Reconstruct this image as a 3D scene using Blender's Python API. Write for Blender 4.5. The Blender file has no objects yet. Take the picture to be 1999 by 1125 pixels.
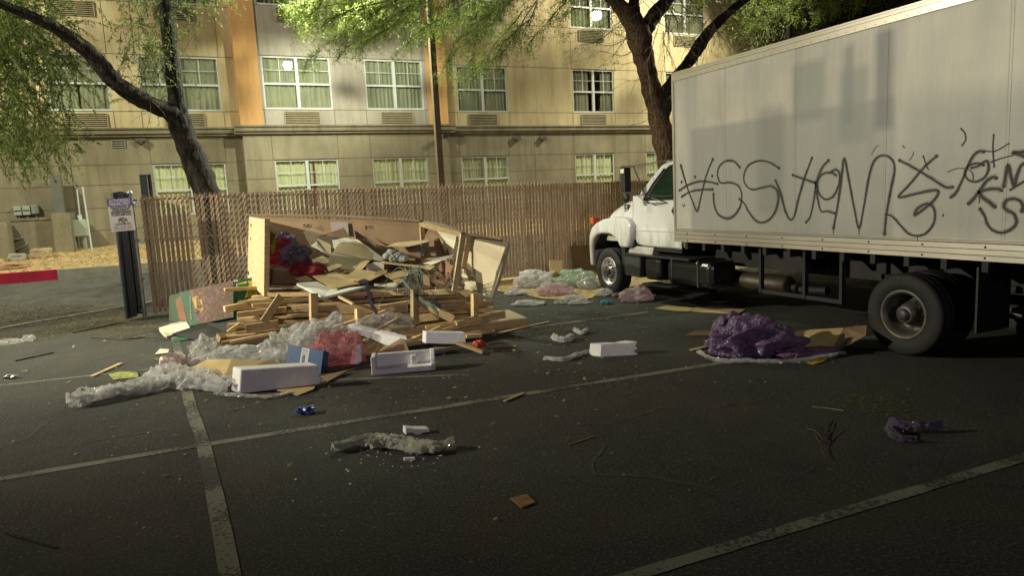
import bpy, math, random, bmesh
import numpy as np
from mathutils import Vector, Matrix, noise
random.seed(7)
C = bpy.context.scene.collection
SC = bpy.context.scene
# ------------------------------------------------------------------ camera
F_PX = 1353.8; CAM_H = 1.9
YAW, PITCH, ROLL = 0.418285, 0.132985, 0.04942958
def _rot():
    cy, sy = math.cos(YAW), math.sin(YAW)
    f = Vector((sy*math.cos(PITCH), cy*math.cos(PITCH), -math.sin(PITCH)))
    r = Vector((cy, -sy, 0)); d = f.cross(r)
    return r*math.cos(ROLL)+d*math.sin(ROLL), -r*math.sin(ROLL)+d*math.cos(ROLL), f
RV, DV, FV = _rot()
CAM = Vector((0, 0, CAM_H))
cd = bpy.data.cameras.new('camera'); cam = bpy.data.objects.new('camera', cd); C.objects.link(cam)
cd.sensor_width = 36.0; cd.lens = F_PX/1999*36.0; cd.clip_start = 0.05; cd.clip_end = 500
cam.matrix_world = Matrix(((RV.x, -DV.x, -FV.x, 0), (RV.y, -DV.y, -FV.y, 0), (RV.z, -DV.z, -FV.z, CAM_H), (0, 0, 0, 1)))
SC.camera = cam
# ------------------------------------------------------------------ night sky
w = bpy.data.worlds.new('World'); SC.world = w; w.use_nodes = True
nt = w.node_tree; bg = nt.nodes['Background']
bg.inputs['Color'].default_value = (0.62, 0.75, 0.45, 1); bg.inputs['Strength'].default_value = 0.008
SC.view_settings.view_transform = 'Standard'; SC.view_settings.look = 'None'
SC.view_settings.exposure = 0.12; SC.view_settings.gamma = 1.0
SC.render.engine = 'CYCLES'
cy_ = SC.cycles
cy_.max_bounces = 8; cy_.diffuse_bounces = 4; cy_.glossy_bounces = 3; cy_.transmission_bounces = 4
cy_.transparent_max_bounces = 20; cy_.use_denoising = True; cy_.sample_clamp_indirect = 4
cy_.caustics_reflective = False; cy_.caustics_refractive = False
# ------------------------------------------------------------------ lamps (night flood lights; their heads are built below)
LAMPS = []
def spot(name, loc, aim, watts, cone, blend, col, size):
    l = bpy.data.lights.new(name, 'SPOT'); l.energy = watts; l.spot_size = math.radians(cone); l.spot_blend = blend
    l.color = col; l.shadow_soft_size = size
    o = bpy.data.objects.new(name, l); C.objects.link(o); o.location = loc
    o.rotation_euler = (Vector(aim)-Vector(loc)).to_track_quat('-Z', 'Y').to_euler()
    LAMPS.append((o, Vector(loc), Vector(aim)))
    return o
LB = (-10.0, 11.8, 5.3); LC = (3.5, 16.35, 6.95); LD = (17.0, 16.6, 9.6); LE = (-7.5, 16.2, 9.2); LF = (-7.0, -24.0, 7.5)
spot('lot_lamp', LB, (3.6, 10.2, 1.0), 8200, 72, 1.0, (1.0, 0.92, 0.70), 0.12)
spot('pole_lamp', LC, (3.5, 16.9, 0), 2250, 172, 0.15, (0.97, 1.0, 0.76), 0.14)
spot('right_pole_lamp', LD, (13.0, 21.5, 2.0), 3900, 122, 0.3, (1.0, 0.96, 0.70), 0.2)
spot('street_lamp', LF, (4, 12, 8.5), 5200, 38, 0.6, (1.0, 0.88, 0.96), 0.9)
spot('left_pole_lamp', LE, (-3.0, 20.5, 1.5), 3800, 128, 0.3, (1.0, 0.97, 0.70), 0.2)
# ------------------------------------------------------------------ pixel helpers (2000 px wide photograph) -> points in the place
def ray(x, y): return RV*((x-999.5)/F_PX) + DV*((y-562.5)/F_PX) + FV
def G(x, y, z=0.0):
    d = ray(x, y); return CAM + d*((z-CAM_H)/d.z)
def PD(x, y, D): return CAM + ray(x, y)*D
def PY(x, y, Y):
    d = ray(x, y); return CAM + d*(Y/d.y)
def PX(x, y, X):
    d = ray(x, y); return CAM + d*(X/d.x)
# ------------------------------------------------------------------ materials
def new_mat(name):
    m = bpy.data.materials.new(name); m.use_nodes = True
    return m, m.node_tree, m.node_tree.nodes['Principled BSDF']
def N(nt, typ, **kw):
    n = nt.nodes.new(typ)
    for k, v in kw.items(): setattr(n, k, v)
    return n
def noise_node(nt, vec, scale, detail=4, rough=.55, dist=0.0):
    n = N(nt, 'ShaderNodeTexNoise'); n.inputs['Scale'].default_value = scale; n.inputs['Detail'].default_value = detail
    n.inputs['Roughness'].default_value = rough; n.inputs['Distortion'].default_value = dist
    nt.links.new(vec, n.inputs['Vector']); return n.outputs['Fac']
def ramp(nt, fac, stops):
    r = N(nt, 'ShaderNodeValToRGB'); e = r.color_ramp.elements
    while len(e) > 1: e.remove(e[-1])
    e[0].position = stops[0][0]; e[0].color = (*stops[0][1], 1) if len(stops[0][1]) == 3 else stops[0][1]
    for p, c in stops[1:]:
        q = e.new(p); q.color = (*c, 1)
    nt.links.new(fac, r.inputs['Fac']); return r.outputs['Color']
def mixc(nt, fac, a, b, mode='MIX'):
    m = N(nt, 'ShaderNodeMix', data_type='RGBA', blend_type=mode)
    for s, v in ((m.inputs[0], fac), (m.inputs[6], a), (m.inputs[7], b)):
        if hasattr(v, 'is_linked') or isinstance(v, bpy.types.NodeSocket): nt.links.new(v, s)
        elif isinstance(v, (int, float)): s.default_value = v
        else: s.default_value = (*v, 1)
    return m.outputs[2]
def coords(nt, scale=(1, 1, 1), kind='Object'):
    t = N(nt, 'ShaderNodeTexCoord'); mp = N(nt, 'ShaderNodeMapping'); mp.inputs['Scale'].default_value = scale
    nt.links.new(t.outputs[kind], mp.inputs['Vector']); return mp.outputs['Vector']
def bump(nt, b, h, dist, strength=.5):
    n = N(nt, 'ShaderNodeBump'); n.inputs['Distance'].default_value = dist; n.inputs['Strength'].default_value = strength
    nt.links.new(h, n.inputs['Height']); nt.links.new(n.outputs['Normal'], b.inputs['Normal'])
def sc_(c, k): return tuple(min(1, v*k) for v in c)
MATS = {}
def mat(name, col, rough=.6, var=.2, scale=3.0, stretch=(1, 1, 1), fine=0.0, fscale=120, bmp=0.0, bscale=60, metal=0.0, rand=0.0, streak=0.0, spec=.5, col2=None, alpha=None, world=False):
    if name in MATS: return MATS[name]
    m, nt, b = new_mat(name)
    if world:
        g = N(nt, 'ShaderNodeNewGeometry'); mp = N(nt, 'ShaderNodeMapping'); mp.inputs['Scale'].default_value = stretch
        nt.links.new(g.outputs['Position'], mp.inputs['Vector']); v = mp.outputs['Vector']
    else: v = coords(nt, stretch)
    f = noise_node(nt, v, scale, 5)
    c = ramp(nt, f, [(.3, sc_(col, 1-var)), (.7, col2 or sc_(col, 1+var))])
    if fine:
        f2 = noise_node(nt, v, fscale, 2)
        c = mixc(nt, fine, c, ramp(nt, f2, [(.35, (0, 0, 0)), (.65, (1, 1, 1))]), 'OVERLAY')
    if streak:
        g2 = N(nt, 'ShaderNodeNewGeometry'); mp2 = N(nt, 'ShaderNodeMapping'); mp2.inputs['Scale'].default_value = (3.2, 3.2, .35); nt.links.new(g2.outputs['Position'], mp2.inputs['Vector'])
        c = mixc(nt, streak, c, ramp(nt, noise_node(nt, mp2.outputs['Vector'], 1.0, 6, .7), [(.38, (.25, .25, .25)), (.55, (.5, .5, .5)), (.75, (.62, .62, .62))]), 'OVERLAY')
    if rand:
        oi = N(nt, 'ShaderNodeObjectInfo'); mr = N(nt, 'ShaderNodeMapRange')
        mr.inputs[3].default_value = 1-rand; mr.inputs[4].default_value = 1+rand
        nt.links.new(oi.outputs['Random'], mr.inputs[0])
        cmb = N(nt, 'ShaderNodeCombineColor')
        for i in range(3): nt.links.new(mr.outputs[0], cmb.inputs[i])
        c = mixc(nt, 1.0, c, cmb.outputs[0], 'MULTIPLY')
    nt.links.new(c, b.inputs['Base Color'])
    b.inputs['Roughness'].default_value = rough; b.inputs['Metallic'].default_value = metal
    b.inputs['Specular IOR Level'].default_value = spec
    if bmp: bump(nt, b, noise_node(nt, v, bscale, 4), bmp)
    MATS[name] = m; return m
# ------------------------------------------------------------------ mesh builder
class MB:
    def __init__(s): s.v = []; s.f = []; s.m = []; s.sm = []
    def add(s, vs, fs, mi=0, smooth=False):
        o = len(s.v); s.v += [tuple(p) for p in vs]; s.f += [tuple(i+o for i in f) for f in fs]
        s.m += [mi]*len(fs); s.sm += [smooth]*len(fs); return s
    def box(s, x0, x1, y0, y1, z0, z1, mi=0):
        x0, x1 = min(x0, x1), max(x0, x1); y0, y1 = min(y0, y1), max(y0, y1); z0, z1 = min(z0, z1), max(z0, z1)
        vs = [(x, y, z) for z in (z0, z1) for y in (y0, y1) for x in (x0, x1)]
        return s.add(vs, [(0, 2, 3, 1), (4, 5, 7, 6), (0, 1, 5, 4), (2, 6, 7, 3), (0, 4, 6, 2), (1, 3, 7, 5)], mi)
    def obox(s, c, ax, ay, az, mi=0):      # oriented box: centre and three half axes
        c, ax, ay, az = map(Vector, (c, ax, ay, az))
        vs = [c + ax*i + ay*j + az*k for k in (-1, 1) for j in (-1, 1) for i in (-1, 1)]
        return s.add(vs, [(0, 2, 3, 1), (4, 5, 7, 6), (0, 1, 5, 4), (2, 6, 7, 3), (0, 4, 6, 2), (1, 3, 7, 5)], mi)
    def beam(s, p0, p1, w_, h, up=(0, 0, 1), mi=0):   # bar from p0 to p1, w_ across, h along up
        p0, p1 = Vector(p0), Vector(p1); d = (p1-p0); up = Vector(up)
        side = d.cross(up).normalized(); u2 = side.cross(d).normalized()
        return s.obox((p0+p1)/2, d/2, side*w_/2, u2*h/2, mi)
    def slab(s, pts, t, mi=0):             # polygon with thickness
        pts = [Vector(p) for p in pts]; n = Vector((0, 0, 0))
        for i in range(len(pts)):
            a, b = pts[i], pts[(i+1) % len(pts)]; n += a.cross(b)
        n = n.normalized()*t; k = len(pts)
        vs = pts + [p - n for p in pts]
        fs = [tuple(range(k)), tuple(range(2*k-1, k-1, -1))] + [(i, i+k, (i+1) % k + k, (i+1) % k) for i in range(k)]
        return s.add(vs, fs, mi)
    def fslab(s, pts, t, mi=0):            # slab whose front polygon faces the viewer's side
        pts = [Vector(p) for p in pts]; n = Vector((0, 0, 0))
        for i in range(len(pts)): n += pts[i].cross(pts[(i+1) % len(pts)])
        if n.dot(CAM-pts[0]) < 0: pts = pts[::-1]
        return s.slab(pts, t, mi)
    def tube(s, pts, rs, n=8, mi=0, cap=True, rough_=0.0):
        pts = [Vector(p) for p in pts]
        if isinstance(rs, (int, float)): rs = [rs]*len(pts)
        vs = []; fs = []; prev = None
        for i, p in enumerate(pts):
            d = (pts[min(i+1, len(pts)-1)] - pts[max(i-1, 0)]).normalized()
            if prev is None: a = d.orthogonal().normalized()
            else:
                a = prev - d*prev.dot(d); a = a.normalized() if a.length > 1e-6 else d.orthogonal().normalized()
            prev = a; b = d.cross(a)
            for k in range(n):
                t = 2*math.pi*k/n; r = rs[i]
                if rough_: r *= 1 + rough_*noise.noise(Vector((math.cos(t)*1.7, math.sin(t)*1.7, i*.45)))*1.6
                vs.append(p + (a*math.cos(t) + b*math.sin(t))*r)
        for i in range(len(pts)-1):
            for k in range(n):
                fs.append((i*n+k, i*n+(k+1) % n, (i+1)*n+(k+1) % n, (i+1)*n+k))
        s.add(vs, fs, mi, n > 4)
        if cap:
            s.add(vs[:n], [tuple(range(n-1, -1, -1))], mi); s.add(vs[-n:], [tuple(range(n))], mi)
        return s
    def lathe(s, prof, c, axis='X', n=40, mi=0, smooth=True):
        c = Vector(c); ax = {'X': (Vector((1, 0, 0)), Vector((0, 1, 0)), Vector((0, 0, 1))), 'Z': (Vector((0, 0, 1)), Vector((1, 0, 0)), Vector((0, 1, 0))), 'Y': (Vector((0, 1, 0)), Vector((0, 0, 1)), Vector((1, 0, 0)))}[axis]
        vs = []; fs = []
        for a, r in prof:
            for k in range(n):
                t = 2*math.pi*k/n; vs.append(c + ax[0]*a + ax[1]*r*math.cos(t) + ax[2]*r*math.sin(t))
        for i in range(len(prof)-1):
            for k in range(n): fs.append((i*n+k, (i+1)*n+k, (i+1)*n+(k+1) % n, i*n+(k+1) % n))
        return s.add(vs, fs, mi, smooth)
    def build(s, name, m, parent=None, bevel=0.0, loc=None, seg=1):
        me = bpy.data.meshes.new(name)
        off = Vector((0, 0, 0))
        if parent is not None: off = Vector(parent['_loc'])
        elif loc is not None: off = Vector(loc)
        vs = s.v if off.length == 0 else [(v[0]-off.x, v[1]-off.y, v[2]-off.z) for v in s.v]
        me.from_pydata(vs, [], s.f)
        for mm in (m if isinstance(m, (list, tuple)) else [m]): me.materials.append(mm)
        me.polygons.foreach_set('material_index', s.m); me.polygons.foreach_set('use_smooth', s.sm); me.update()
        o = bpy.data.objects.new(name, me); C.objects.link(o)
        if parent is not None: o.parent = parent; o['_loc'] = tuple(off)
        else: o.location = off; o['_loc'] = tuple(off)
        if parent is not None: pass
        if bevel:
            b = o.modifiers.new('bevel', 'BEVEL'); b.width = bevel; b.segments = seg; b.limit_method = 'ANGLE'; b.angle_limit = math.radians(40)
        return o
def sub(parent, mb, name, m, **k):        # a sub-part under a part mesh (part sits at its thing's origin)
    return mb.build(name, m, parent, **k)
def tag(o, label=None, cat=None, group=None, kind=None):
    if label: o['label'] = label
    if cat: o['category'] = cat
    if group: o['group'] = group
    if kind: o['kind'] = kind
    return o
def thing(name, loc, label, cat, group=None):
    o = bpy.data.objects.new(name, None); C.objects.link(o); o.location = loc; o['_loc'] = tuple(loc); o.empty_display_size = .2
    return tag(o, label, cat, group)
def one(mb, name, m, label, cat, group=None, loc=None, bevel=0.0, seg=1):   # a thing that is one mesh
    if loc is None:
        a = np.array(mb.v); loc = ((a[:, 0].min()+a[:, 0].max())/2, (a[:, 1].min()+a[:, 1].max())/2, a[:, 2].min())
    return tag(mb.build(name, m, None, bevel, loc, seg), label, cat, group)
def struct(mb, name, m, kind='structure'):
    return tag(mb.build(name, m), kind=kind)
def text_mb(mb, s, size, origin, xax, yax, depth=.001, mi=0, align='CENTER', bold=0.0, width=None):
    cu = bpy.data.curves.new('t', 'FONT'); cu.body = s; cu.size = size; cu.align_x = align; cu.offset = bold
    o = bpy.data.objects.new('t', cu); C.objects.link(o); bpy.context.view_layer.update()
    dg = bpy.context.evaluated_depsgraph_get(); me = o.evaluated_get(dg).to_mesh()
    vs = [v.co.copy() for v in me.vertices]; fs = [tuple(p.vertices) for p in me.polygons]
    o.evaluated_get(dg).to_mesh_clear(); bpy.data.objects.remove(o); bpy.data.curves.remove(cu)
    if width and vs:
        wd = max(v.x for v in vs)-min(v.x for v in vs); k = width/max(wd, 1e-6)
    else: k = 1
    xa, ya = Vector(xax).normalized(), Vector(yax).normalized(); n = xa.cross(ya); origin = Vector(origin)
    mb.add([origin + xa*v.x*k + ya*v.y + n*depth for v in vs], fs, mi); return mb
def ribbon(mb, pts, w_, nrm, off=.002, mi=0, closed=False):     # flat stroke along pts on a plane with normal nrm; w_ number or list
    pts = [Vector(p) for p in pts]; nrm = Vector(nrm); vs = []; fs = []
    if isinstance(w_, (int, float)): w_ = [w_]*len(pts)
    for i, p in enumerate(pts):
        d = (pts[min(i+1, len(pts)-1)]-pts[max(i-1, 0)]).normalized(); s_ = d.cross(nrm).normalized()
        vs += [p + s_*w_[i]/2 + nrm*off, p - s_*w_[i]/2 + nrm*off]
    for i in range(len(pts)-1): fs.append((2*i, 2*i+1, 2*i+3, 2*i+2))
    mb.add(vs, fs, mi); return mb
def smooth_path(pts, k=6):
    pts = [Vector(p) for p in pts]
    if len(pts) < 3: return [pts[0].lerp(pts[-1], t/k) for t in range(k+1)]
    out = []
    P = [pts[0]*2-pts[1]] + pts + [pts[-1]*2-pts[-2]]
    for i in range(1, len(P)-2):
        for j in range(k):
            t = j/k; a, b, c, d = P[i-1:i+3]
            out.append(.5*((2*b) + (c-a)*t + (2*a-5*b+4*c-d)*t*t + (3*b-a-3*c+d)*t**3))
    out.append(pts[-1]); return out
# ------------------------------------------------------------------ shared materials
def asphalt_mat(name, base, spk=.5):
    m, nt, b = new_mat(name); g = N(nt, 'ShaderNodeNewGeometry'); v = g.outputs['Position']
    big = noise_node(nt, v, .45, 5, .6); mid = noise_node(nt, v, 3.0, 5, .65); fin = noise_node(nt, v, 48, 4, .8)
    c = ramp(nt, big, [(.32, sc_(base, .55)), (.5, base), (.68, sc_(base, 1.55))])
    c = mixc(nt, .55, c, ramp(nt, mid, [(.32, sc_(base, .5)), (.68, sc_(base, 1.7))]))
    c = mixc(nt, spk, c, ramp(nt, fin, [(.40, sc_(base, .15)), (.53, sc_(base, .9)), (.66, sc_(base, 5.0))]))
    # dry dirt film in irregular drifts
    drift = noise_node(nt, v, .9, 6, .65, .6)
    c = mixc(nt, ramp(nt, drift, [(.5, (0, 0, 0)), (.72, (.4, .4, .4))]), c, (.075, .066, .035))
    # fine cracks
    vo = N(nt, 'ShaderNodeTexVoronoi', feature='DISTANCE_TO_EDGE'); vo.inputs['Scale'].default_value = .55
    mp = N(nt, 'ShaderNodeMapping'); nz = N(nt, 'ShaderNodeTexNoise'); nz.inputs['Scale'].default_value = 1.3; nz.inputs['Detail'].default_value = 6
    nt.links.new(v, nz.inputs['Vector']); va = N(nt, 'ShaderNodeVectorMath', operation='MULTIPLY_ADD'); va.inputs[1].default_value = (.9, .9, .9)
    nt.links.new(nz.outputs['Color'], va.inputs[0]); nt.links.new(v, va.inputs[2]); nt.links.new(va.outputs[0], vo.inputs['Vector'])
    c = mixc(nt, ramp(nt, vo.outputs['Distance'], [(.003, (.3, .3, .3)), (.010, (0, 0, 0))]), c, sc_(base, .3))
    nt.links.new(c, b.inputs['Base Color']); b.inputs['Roughness'].default_value = .82; b.inputs['Specular IOR Level'].default_value = .35
    bump(nt, b, fin, .012, 1.0)
    return m
M_ASPH = asphalt_mat('asphalt', (.048, .049, .043))
M_DRIVE = asphalt_mat('driveway asphalt', (.085, .085, .075), .3)
def line_mat():
    m, nt, b = new_mat('worn line paint'); g = N(nt, 'ShaderNodeNewGeometry'); v = g.outputs['Position']
    f = noise_node(nt, v, 38, 5, .75); f2 = noise_node(nt, v, 1.6, 4)
    a = N(nt, 'ShaderNodeMath', operation='ADD'); nt.links.new(f, a.inputs[0]); nt.links.new(f2, a.inputs[1])
    k = ramp(nt, a.outputs[0], [(.98, (0, 0, 0)), (1.18, (1, 1, 1))])
    c = mixc(nt, k, (.05, .05, .042), (.215, .21, .17))
    nt.links.new(c, b.inputs['Base Color']); b.inputs['Roughness'].default_value = .8
    bump(nt, b, f, .004, .8); return m
M_LINE = line_mat()
M_MULCH = mat('wood chip mulch', (.47, .34, .165), .9, .45, 9, fine=.8, fscale=70, bmp=.03, bscale=55, world=True)
M_CONC = mat('concrete', (.34, .32, .25), .85, .2, 4, fine=.3, bmp=.004, world=True)
M_RED = mat('red kerb paint', (.42, .012, .045), .55, .25, 5, fine=.2, world=True)
M_STEEL = mat('galvanised steel', (.42, .44, .43), .42, .2, 6, metal=.6)
M_DARK = mat('dark painted metal', (.016, .022, .028), .4, .3, 6)
M_BLACK = mat('black', (.012, .012, .012), .6, .3, 8)
M_WHITE = mat('white paint', (.78, .78, .76), .35, .06, 3)
M_PLY = mat('pale plywood', (.62, .50, .29), .7, .13, 2.2, stretch=(1, 1, 9), fine=.12, bmp=.001)
M_WOOD = mat('bare pine lumber', (.55, .40, .20), .7, .3, 5, stretch=(1.4, 1.4, 12), fine=.2, fscale=60, bmp=.002, rand=.45)
M_CARD = mat('cardboard', (.44, .33, .15), .8, .14, 2.5, fine=.12, bmp=.001, rand=.16)
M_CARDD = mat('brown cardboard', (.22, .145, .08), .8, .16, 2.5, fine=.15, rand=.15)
M_CREAM = mat('cream board', (.62, .60, .46), .75, .1, 2.5)
M_FOAM = mat('white foam', (.76, .75, .77), .75, .10, 5, fine=.10, fscale=70, bmp=.005, bscale=60)
_nt = M_FOAM.node_tree; _bb = _nt.nodes['Principled BSDF']; _src = _bb.inputs['Base Color'].links[0].from_socket
_nt.links.new(mixc(_nt, ramp(_nt, noise_node(_nt, coords(_nt), 7, 7, .75), [(.56, (0, 0, 0)), (.72, (.4, .4, .4))]), _src, (.25, .22, .17)), _bb.inputs['Base Color'])
def facing(nt, pw=3.0, lo=.05, hi=.85):
    lw = N(nt, 'ShaderNodeLayerWeight'); lw.inputs[0].default_value = .5
    p = N(nt, 'ShaderNodeMath', operation='POWER'); p.inputs[1].default_value = pw; nt.links.new(lw.outputs['Facing'], p.inputs[0])
    m = N(nt, 'ShaderNodeMath', operation='MULTIPLY_ADD'); m.inputs[1].default_value = hi; m.inputs[2].default_value = lo; nt.links.new(p.outputs[0], m.inputs[0])
    return m.outputs[0]
def film_mat(name, col, a0=.15, a1=.75, scale=9, rough=.18, bub=0):
    if name in MATS: return MATS[name]
    m = bpy.data.materials.new(name); m.use_nodes = True; nt = m.node_tree; b = nt.nodes['Principled BSDF']; out = nt.nodes['Material Output']
    v = coords(nt); f = noise_node(nt, v, scale, 6, .7, .8)
    c = ramp(nt, noise_node(nt, v, scale*.6, 3), [(.35, sc_(col, .7)), (.65, sc_(col, 1.2))])
    nt.links.new(c, b.inputs['Base Color']); b.inputs['Roughness'].default_value = rough; b.inputs['Specular IOR Level'].default_value = 1.0
    b.inputs['Coat Weight'].default_value = .3; b.inputs['Coat Roughness'].default_value = .08
    t = N(nt, 'ShaderNodeBsdfTransparent'); t.inputs[0].default_value = (*[min(1, .6+.45*c_) for c_ in col], 1)
    mx = N(nt, 'ShaderNodeMixShader'); k = ramp(nt, f, [(.36, (a0,)*3), (.66, (a1,)*3)])
    mm = N(nt, 'ShaderNodeMath', operation='MAXIMUM'); nt.links.new(k, mm.inputs[0]); nt.links.new(facing(nt, 3.0, 0, .75), mm.inputs[1])
    nt.links.new(mm.outputs[0], mx.inputs[0]); tl = N(nt, 'ShaderNodeBsdfTranslucent'); nt.links.new(c, tl.inputs[0]); m2 = N(nt, 'ShaderNodeMixShader'); m2.inputs[0].default_value = .42; nt.links.new(b.outputs[0], m2.inputs[1]); nt.links.new(tl.outputs[0], m2.inputs[2])
    nt.links.new(t.outputs[0], mx.inputs[1]); nt.links.new(m2.outputs[0], mx.inputs[2])
    nt.links.new(mx.outputs[0], out.inputs['Surface'])
    if bub:
        vo = N(nt, 'ShaderNodeTexVoronoi'); vo.inputs['Scale'].default_value = bub; nt.links.new(v, vo.inputs['Vector']); bump(nt, b, vo.outputs['Distance'], .012, 1.0)
    else: bump(nt, b, noise_node(nt, v, scale*2.6, 6, .7, 2.0), .03, 1.0)
    MATS[name] = m; return m
M_FILM = film_mat('clear plastic film', (.94, .94, .90), .12, .75, 8, .14)
M_FILMW = film_mat('milky plastic', (.95, .95, .92), .6, .97, 7, .28)
M_PINK = film_mat('pink plastic film', (.80, .36, .40), .2, .7, 8)
M_PINKP = film_mat('pale pink plastic', (.92, .70, .74), .55, .95, 8)
M_REDP = film_mat('red plastic netting', (.50, .06, .09), .6, .95, 14)
M_PURP = film_mat('purple bubble wrap', (.27, .17, .34), .75, .97, 7, .42, 38)
M_PURPL = film_mat('lilac plastic', (.34, .28, .44), .5, .95, 12, .2)
# ================================================================== THE SETTING
def hz(x, y):
    if y < 14.9: return 0.0
    if y < 18.5: return .5*(y-14.9)/3.6
    if y < 18.66: return .72
    return .72 + min(1, (y-18.66)/3.0)*.34
def GS(x, y):           # pixel -> point on the real ground surface
    d = ray(x, y); t = 2.0
    while t < 60:
        p = CAM + d*t
        if p.z <= hz(p.x, p.y): return p
        t += .01
    return G(x, y)
def sheet_grid(xs, ys, zf, off=0.0, jit=0.0):
    mb = MB(); nx = len(xs); vs = [(x, y, zf(x, y)+off+(jit*noise.noise(Vector((x*2.3, y*2.3, 0))) if jit else 0)) for y in ys for x in xs]
    mb.add(vs, [(j*nx+i, j*nx+i+1, (j+1)*nx+i+1, (j+1)*nx+i) for j in range(len(ys)-1) for i in range(nx-1)], 0, True); return mb
lin = lambda a, b, n: [a+(b-a)*i/n for i in range(n+1)]
mb = MB(); mb.add([(-160, -120, -.06), (160, -120, -.06), (160, 200, -.06), (-160, 200, -.06)], [(0, 1, 2, 3)])
struct(mb, 'ground', mat('dusty ground', (.12, .11, .08), .9, .3, .5, world=True))
struct(sheet_grid(lin(-60, 60, 60), lin(-60, 14.9, 40), lambda x, y: 0.0), 'parking_lot', M_ASPH)
struct(sheet_grid(lin(-60, 60, 60), [14.9, 15.6, 16.5, 17.5, 18.499], hz), 'driveway', M_DRIVE)
struct(sheet_grid(lin(-40, 45, 340), lin(18.62, 22.3, 22), hz, 0.0, .035), 'mulch_bed', M_MULCH)
mb = MB(); mb.box(-40, -3.02, 18.5, 18.66, .3, .735)
struct(mb, 'red_kerb', M_RED)
mb = MB()
x = -3.016
while x < 44: mb.box(x, x+2.98, 18.5, 18.66, .3, .732); x += 3.0
struct(mb, 'kerb', M_CONC)
# joint strip at the driveway mouth
a, b_ = GS(-40, 646), GS(300, 588)
mb = MB(); pts = [a.lerp(b_, t/20) for t in range(21)]
ribbon(mb, [(p.x, p.y, hz(p.x, p.y)) for p in pts], [.16+.03*math.sin(i*2.1) for i in range(21)], (0, 0, 1), .005)
struct(mb, 'pavement_joint', M_CONC)
# painted lines
mb = MB()
def gline(a, b, w_, n=24, z=.004, wob=.008):
    a, b = Vector(a), Vector(b); pts = [a.lerp(b, t/n) for t in range(n+1)]
    ribbon(mb, pts, [w_*(1+.12*noise.noise(Vector((i*.9, w_*30, a.x)))) for i in range(n+1)], (0, 0, 1), z)
gline((-14, 6.36, 0), (-.2, 6.04, 0), .10); gline((-.2, 6.04, 0), (4.9, 5.75, 0), .10); gline((4.9, 5.75, 0), (11.5, 5.6, 0), .10)
_pp = smooth_path([(.04, 1.2, 0), (-.03, 3.74, 0), (-.14, 6.03, 0), (-.27, 7.75, 0), (-.58, 13.2, 0)], 12); ribbon(mb, _pp, [.108*(1+.1*noise.noise(p*2.3)) for p in _pp], (0, 0, 1), .005)
gline((-9, 2.9, 0), (1.82, 2.72, 0), .09); gline((1.82, 2.72, 0), (5.0, 2.66, 0), .09); gline((5.0, 2.66, 0), (6.6, 2.62, 0), .09)
gline((-9, 10.4, 0), (-.6, 9.42, 0), .045); gline((1.0, 7.62, 0), (2.5, 6.88, 0), .06); gline((4.2, 8.85, 0), (6.2, 8.82, 0), .09)
struct(mb, 'painted_lines', M_LINE)
# tar-filled cracks wandering over the lot
M_TAR = mat('crack filler', (.052, .052, .044), .75, .4, 8, world=True)
mb = MB()
for k, path in enumerate([[(1120, 835), (1210, 822), (1290, 800), (1370, 798), (1440, 790), (1520, 770)], [(1120, 835), (1170, 870), (1160, 925), (1260, 930), (1380, 955)],
                          [(1470, 795), (1540, 830), (1600, 860)], [(0, 880), (60, 850), (110, 815)], [(150, 868), (240, 852), (330, 838)]]):
    pp = smooth_path([G(*q) for q in path], 8)
    pp = [p + Vector((noise.noise(p*5)*.06, noise.noise(p*5+Vector((9, 0, 0)))*.06, 0)) for p in pp]
    ribbon(mb, pp, [.03+.02*noise.noise(p*4) for p in pp], (0, 0, 1), .0025)
struct(mb, 'sealed_cracks', M_TAR)
# mulch strip in front of the fence on the right
mb = MB(); edge = [(5.0, 14.3), (5.1, 13.6), (5.3, 12.9), (5.5, 12.0), (5.6, 11.2), (5.75, 10.65), (6.1, 10.5), (6.6, 10.9), (7.4, 11.3), (8.4, 11.6), (9.6, 11.9), (12, 12.2), (18, 12.5), (18, 14.6), (5.0, 14.6)]
ep = [Vector((q[0], q[1], 0)) for q in edge]; vs = []
for i in range(len(ep)):
    for t in range(6):
        p = ep[i].lerp(ep[(i+1) % len(ep)], t/6); vs.append((p.x+.09*noise.noise(p*3), p.y+.09*noise.noise(p*3+Vector((5, 5, 5))), .012))
mb.add(vs, [tuple(range(len(vs)))]); struct(mb, 'mulch_strip', M_MULCH)
# ------------------------------------------------------------------ building
WY, BY = 22.0, 21.5
M_YEL = mat('yellow stucco', (.56, .465, .27), .85, .10, .7, fine=.07, fscale=30, bmp=.0015, bscale=30, world=True, streak=.45)
M_ORG = mat('orange stucco', (.58, .33, .13), .85, .09, .7, fine=.07, fscale=30, bmp=.0015, bscale=30, world=True, streak=.45)
M_GRY = mat('mauve grey stucco', (.36, .32, .265), .85, .12, .7, fine=.07, fscale=30, bmp=.0015, bscale=30, world=True, streak=.45)
M_OLI = mat('olive ground floor stucco', (.25, .218, .145), .85, .2, .9, fine=.08, fscale=26, bmp=.002, bscale=25, world=True, streak=.45)
M_LEDGE = mat('ledge stucco', (.21, .18, .12), .8, .2, 1.4, fine=.2, fscale=30, stretch=(3, 1, .6), world=True, streak=.45)
M_JOINT = mat('joint shadow line', (.11, .09, .05), .9, .2, 3, world=True)
M_FRAME = mat('white window frame', (.52, .54, .52), .5, .06, 3)
M_LOUV = mat('louvre metal', (.34, .29, .18), .6, .15, 8)
M_VOID = mat('dark cavity', (.015, .014, .01), .9, .1, 3)
M_CURT1 = mat('cream curtain', (.80, .79, .54), .9, .1, 2.2, stretch=(6, 1, .5), rand=.14)
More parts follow.
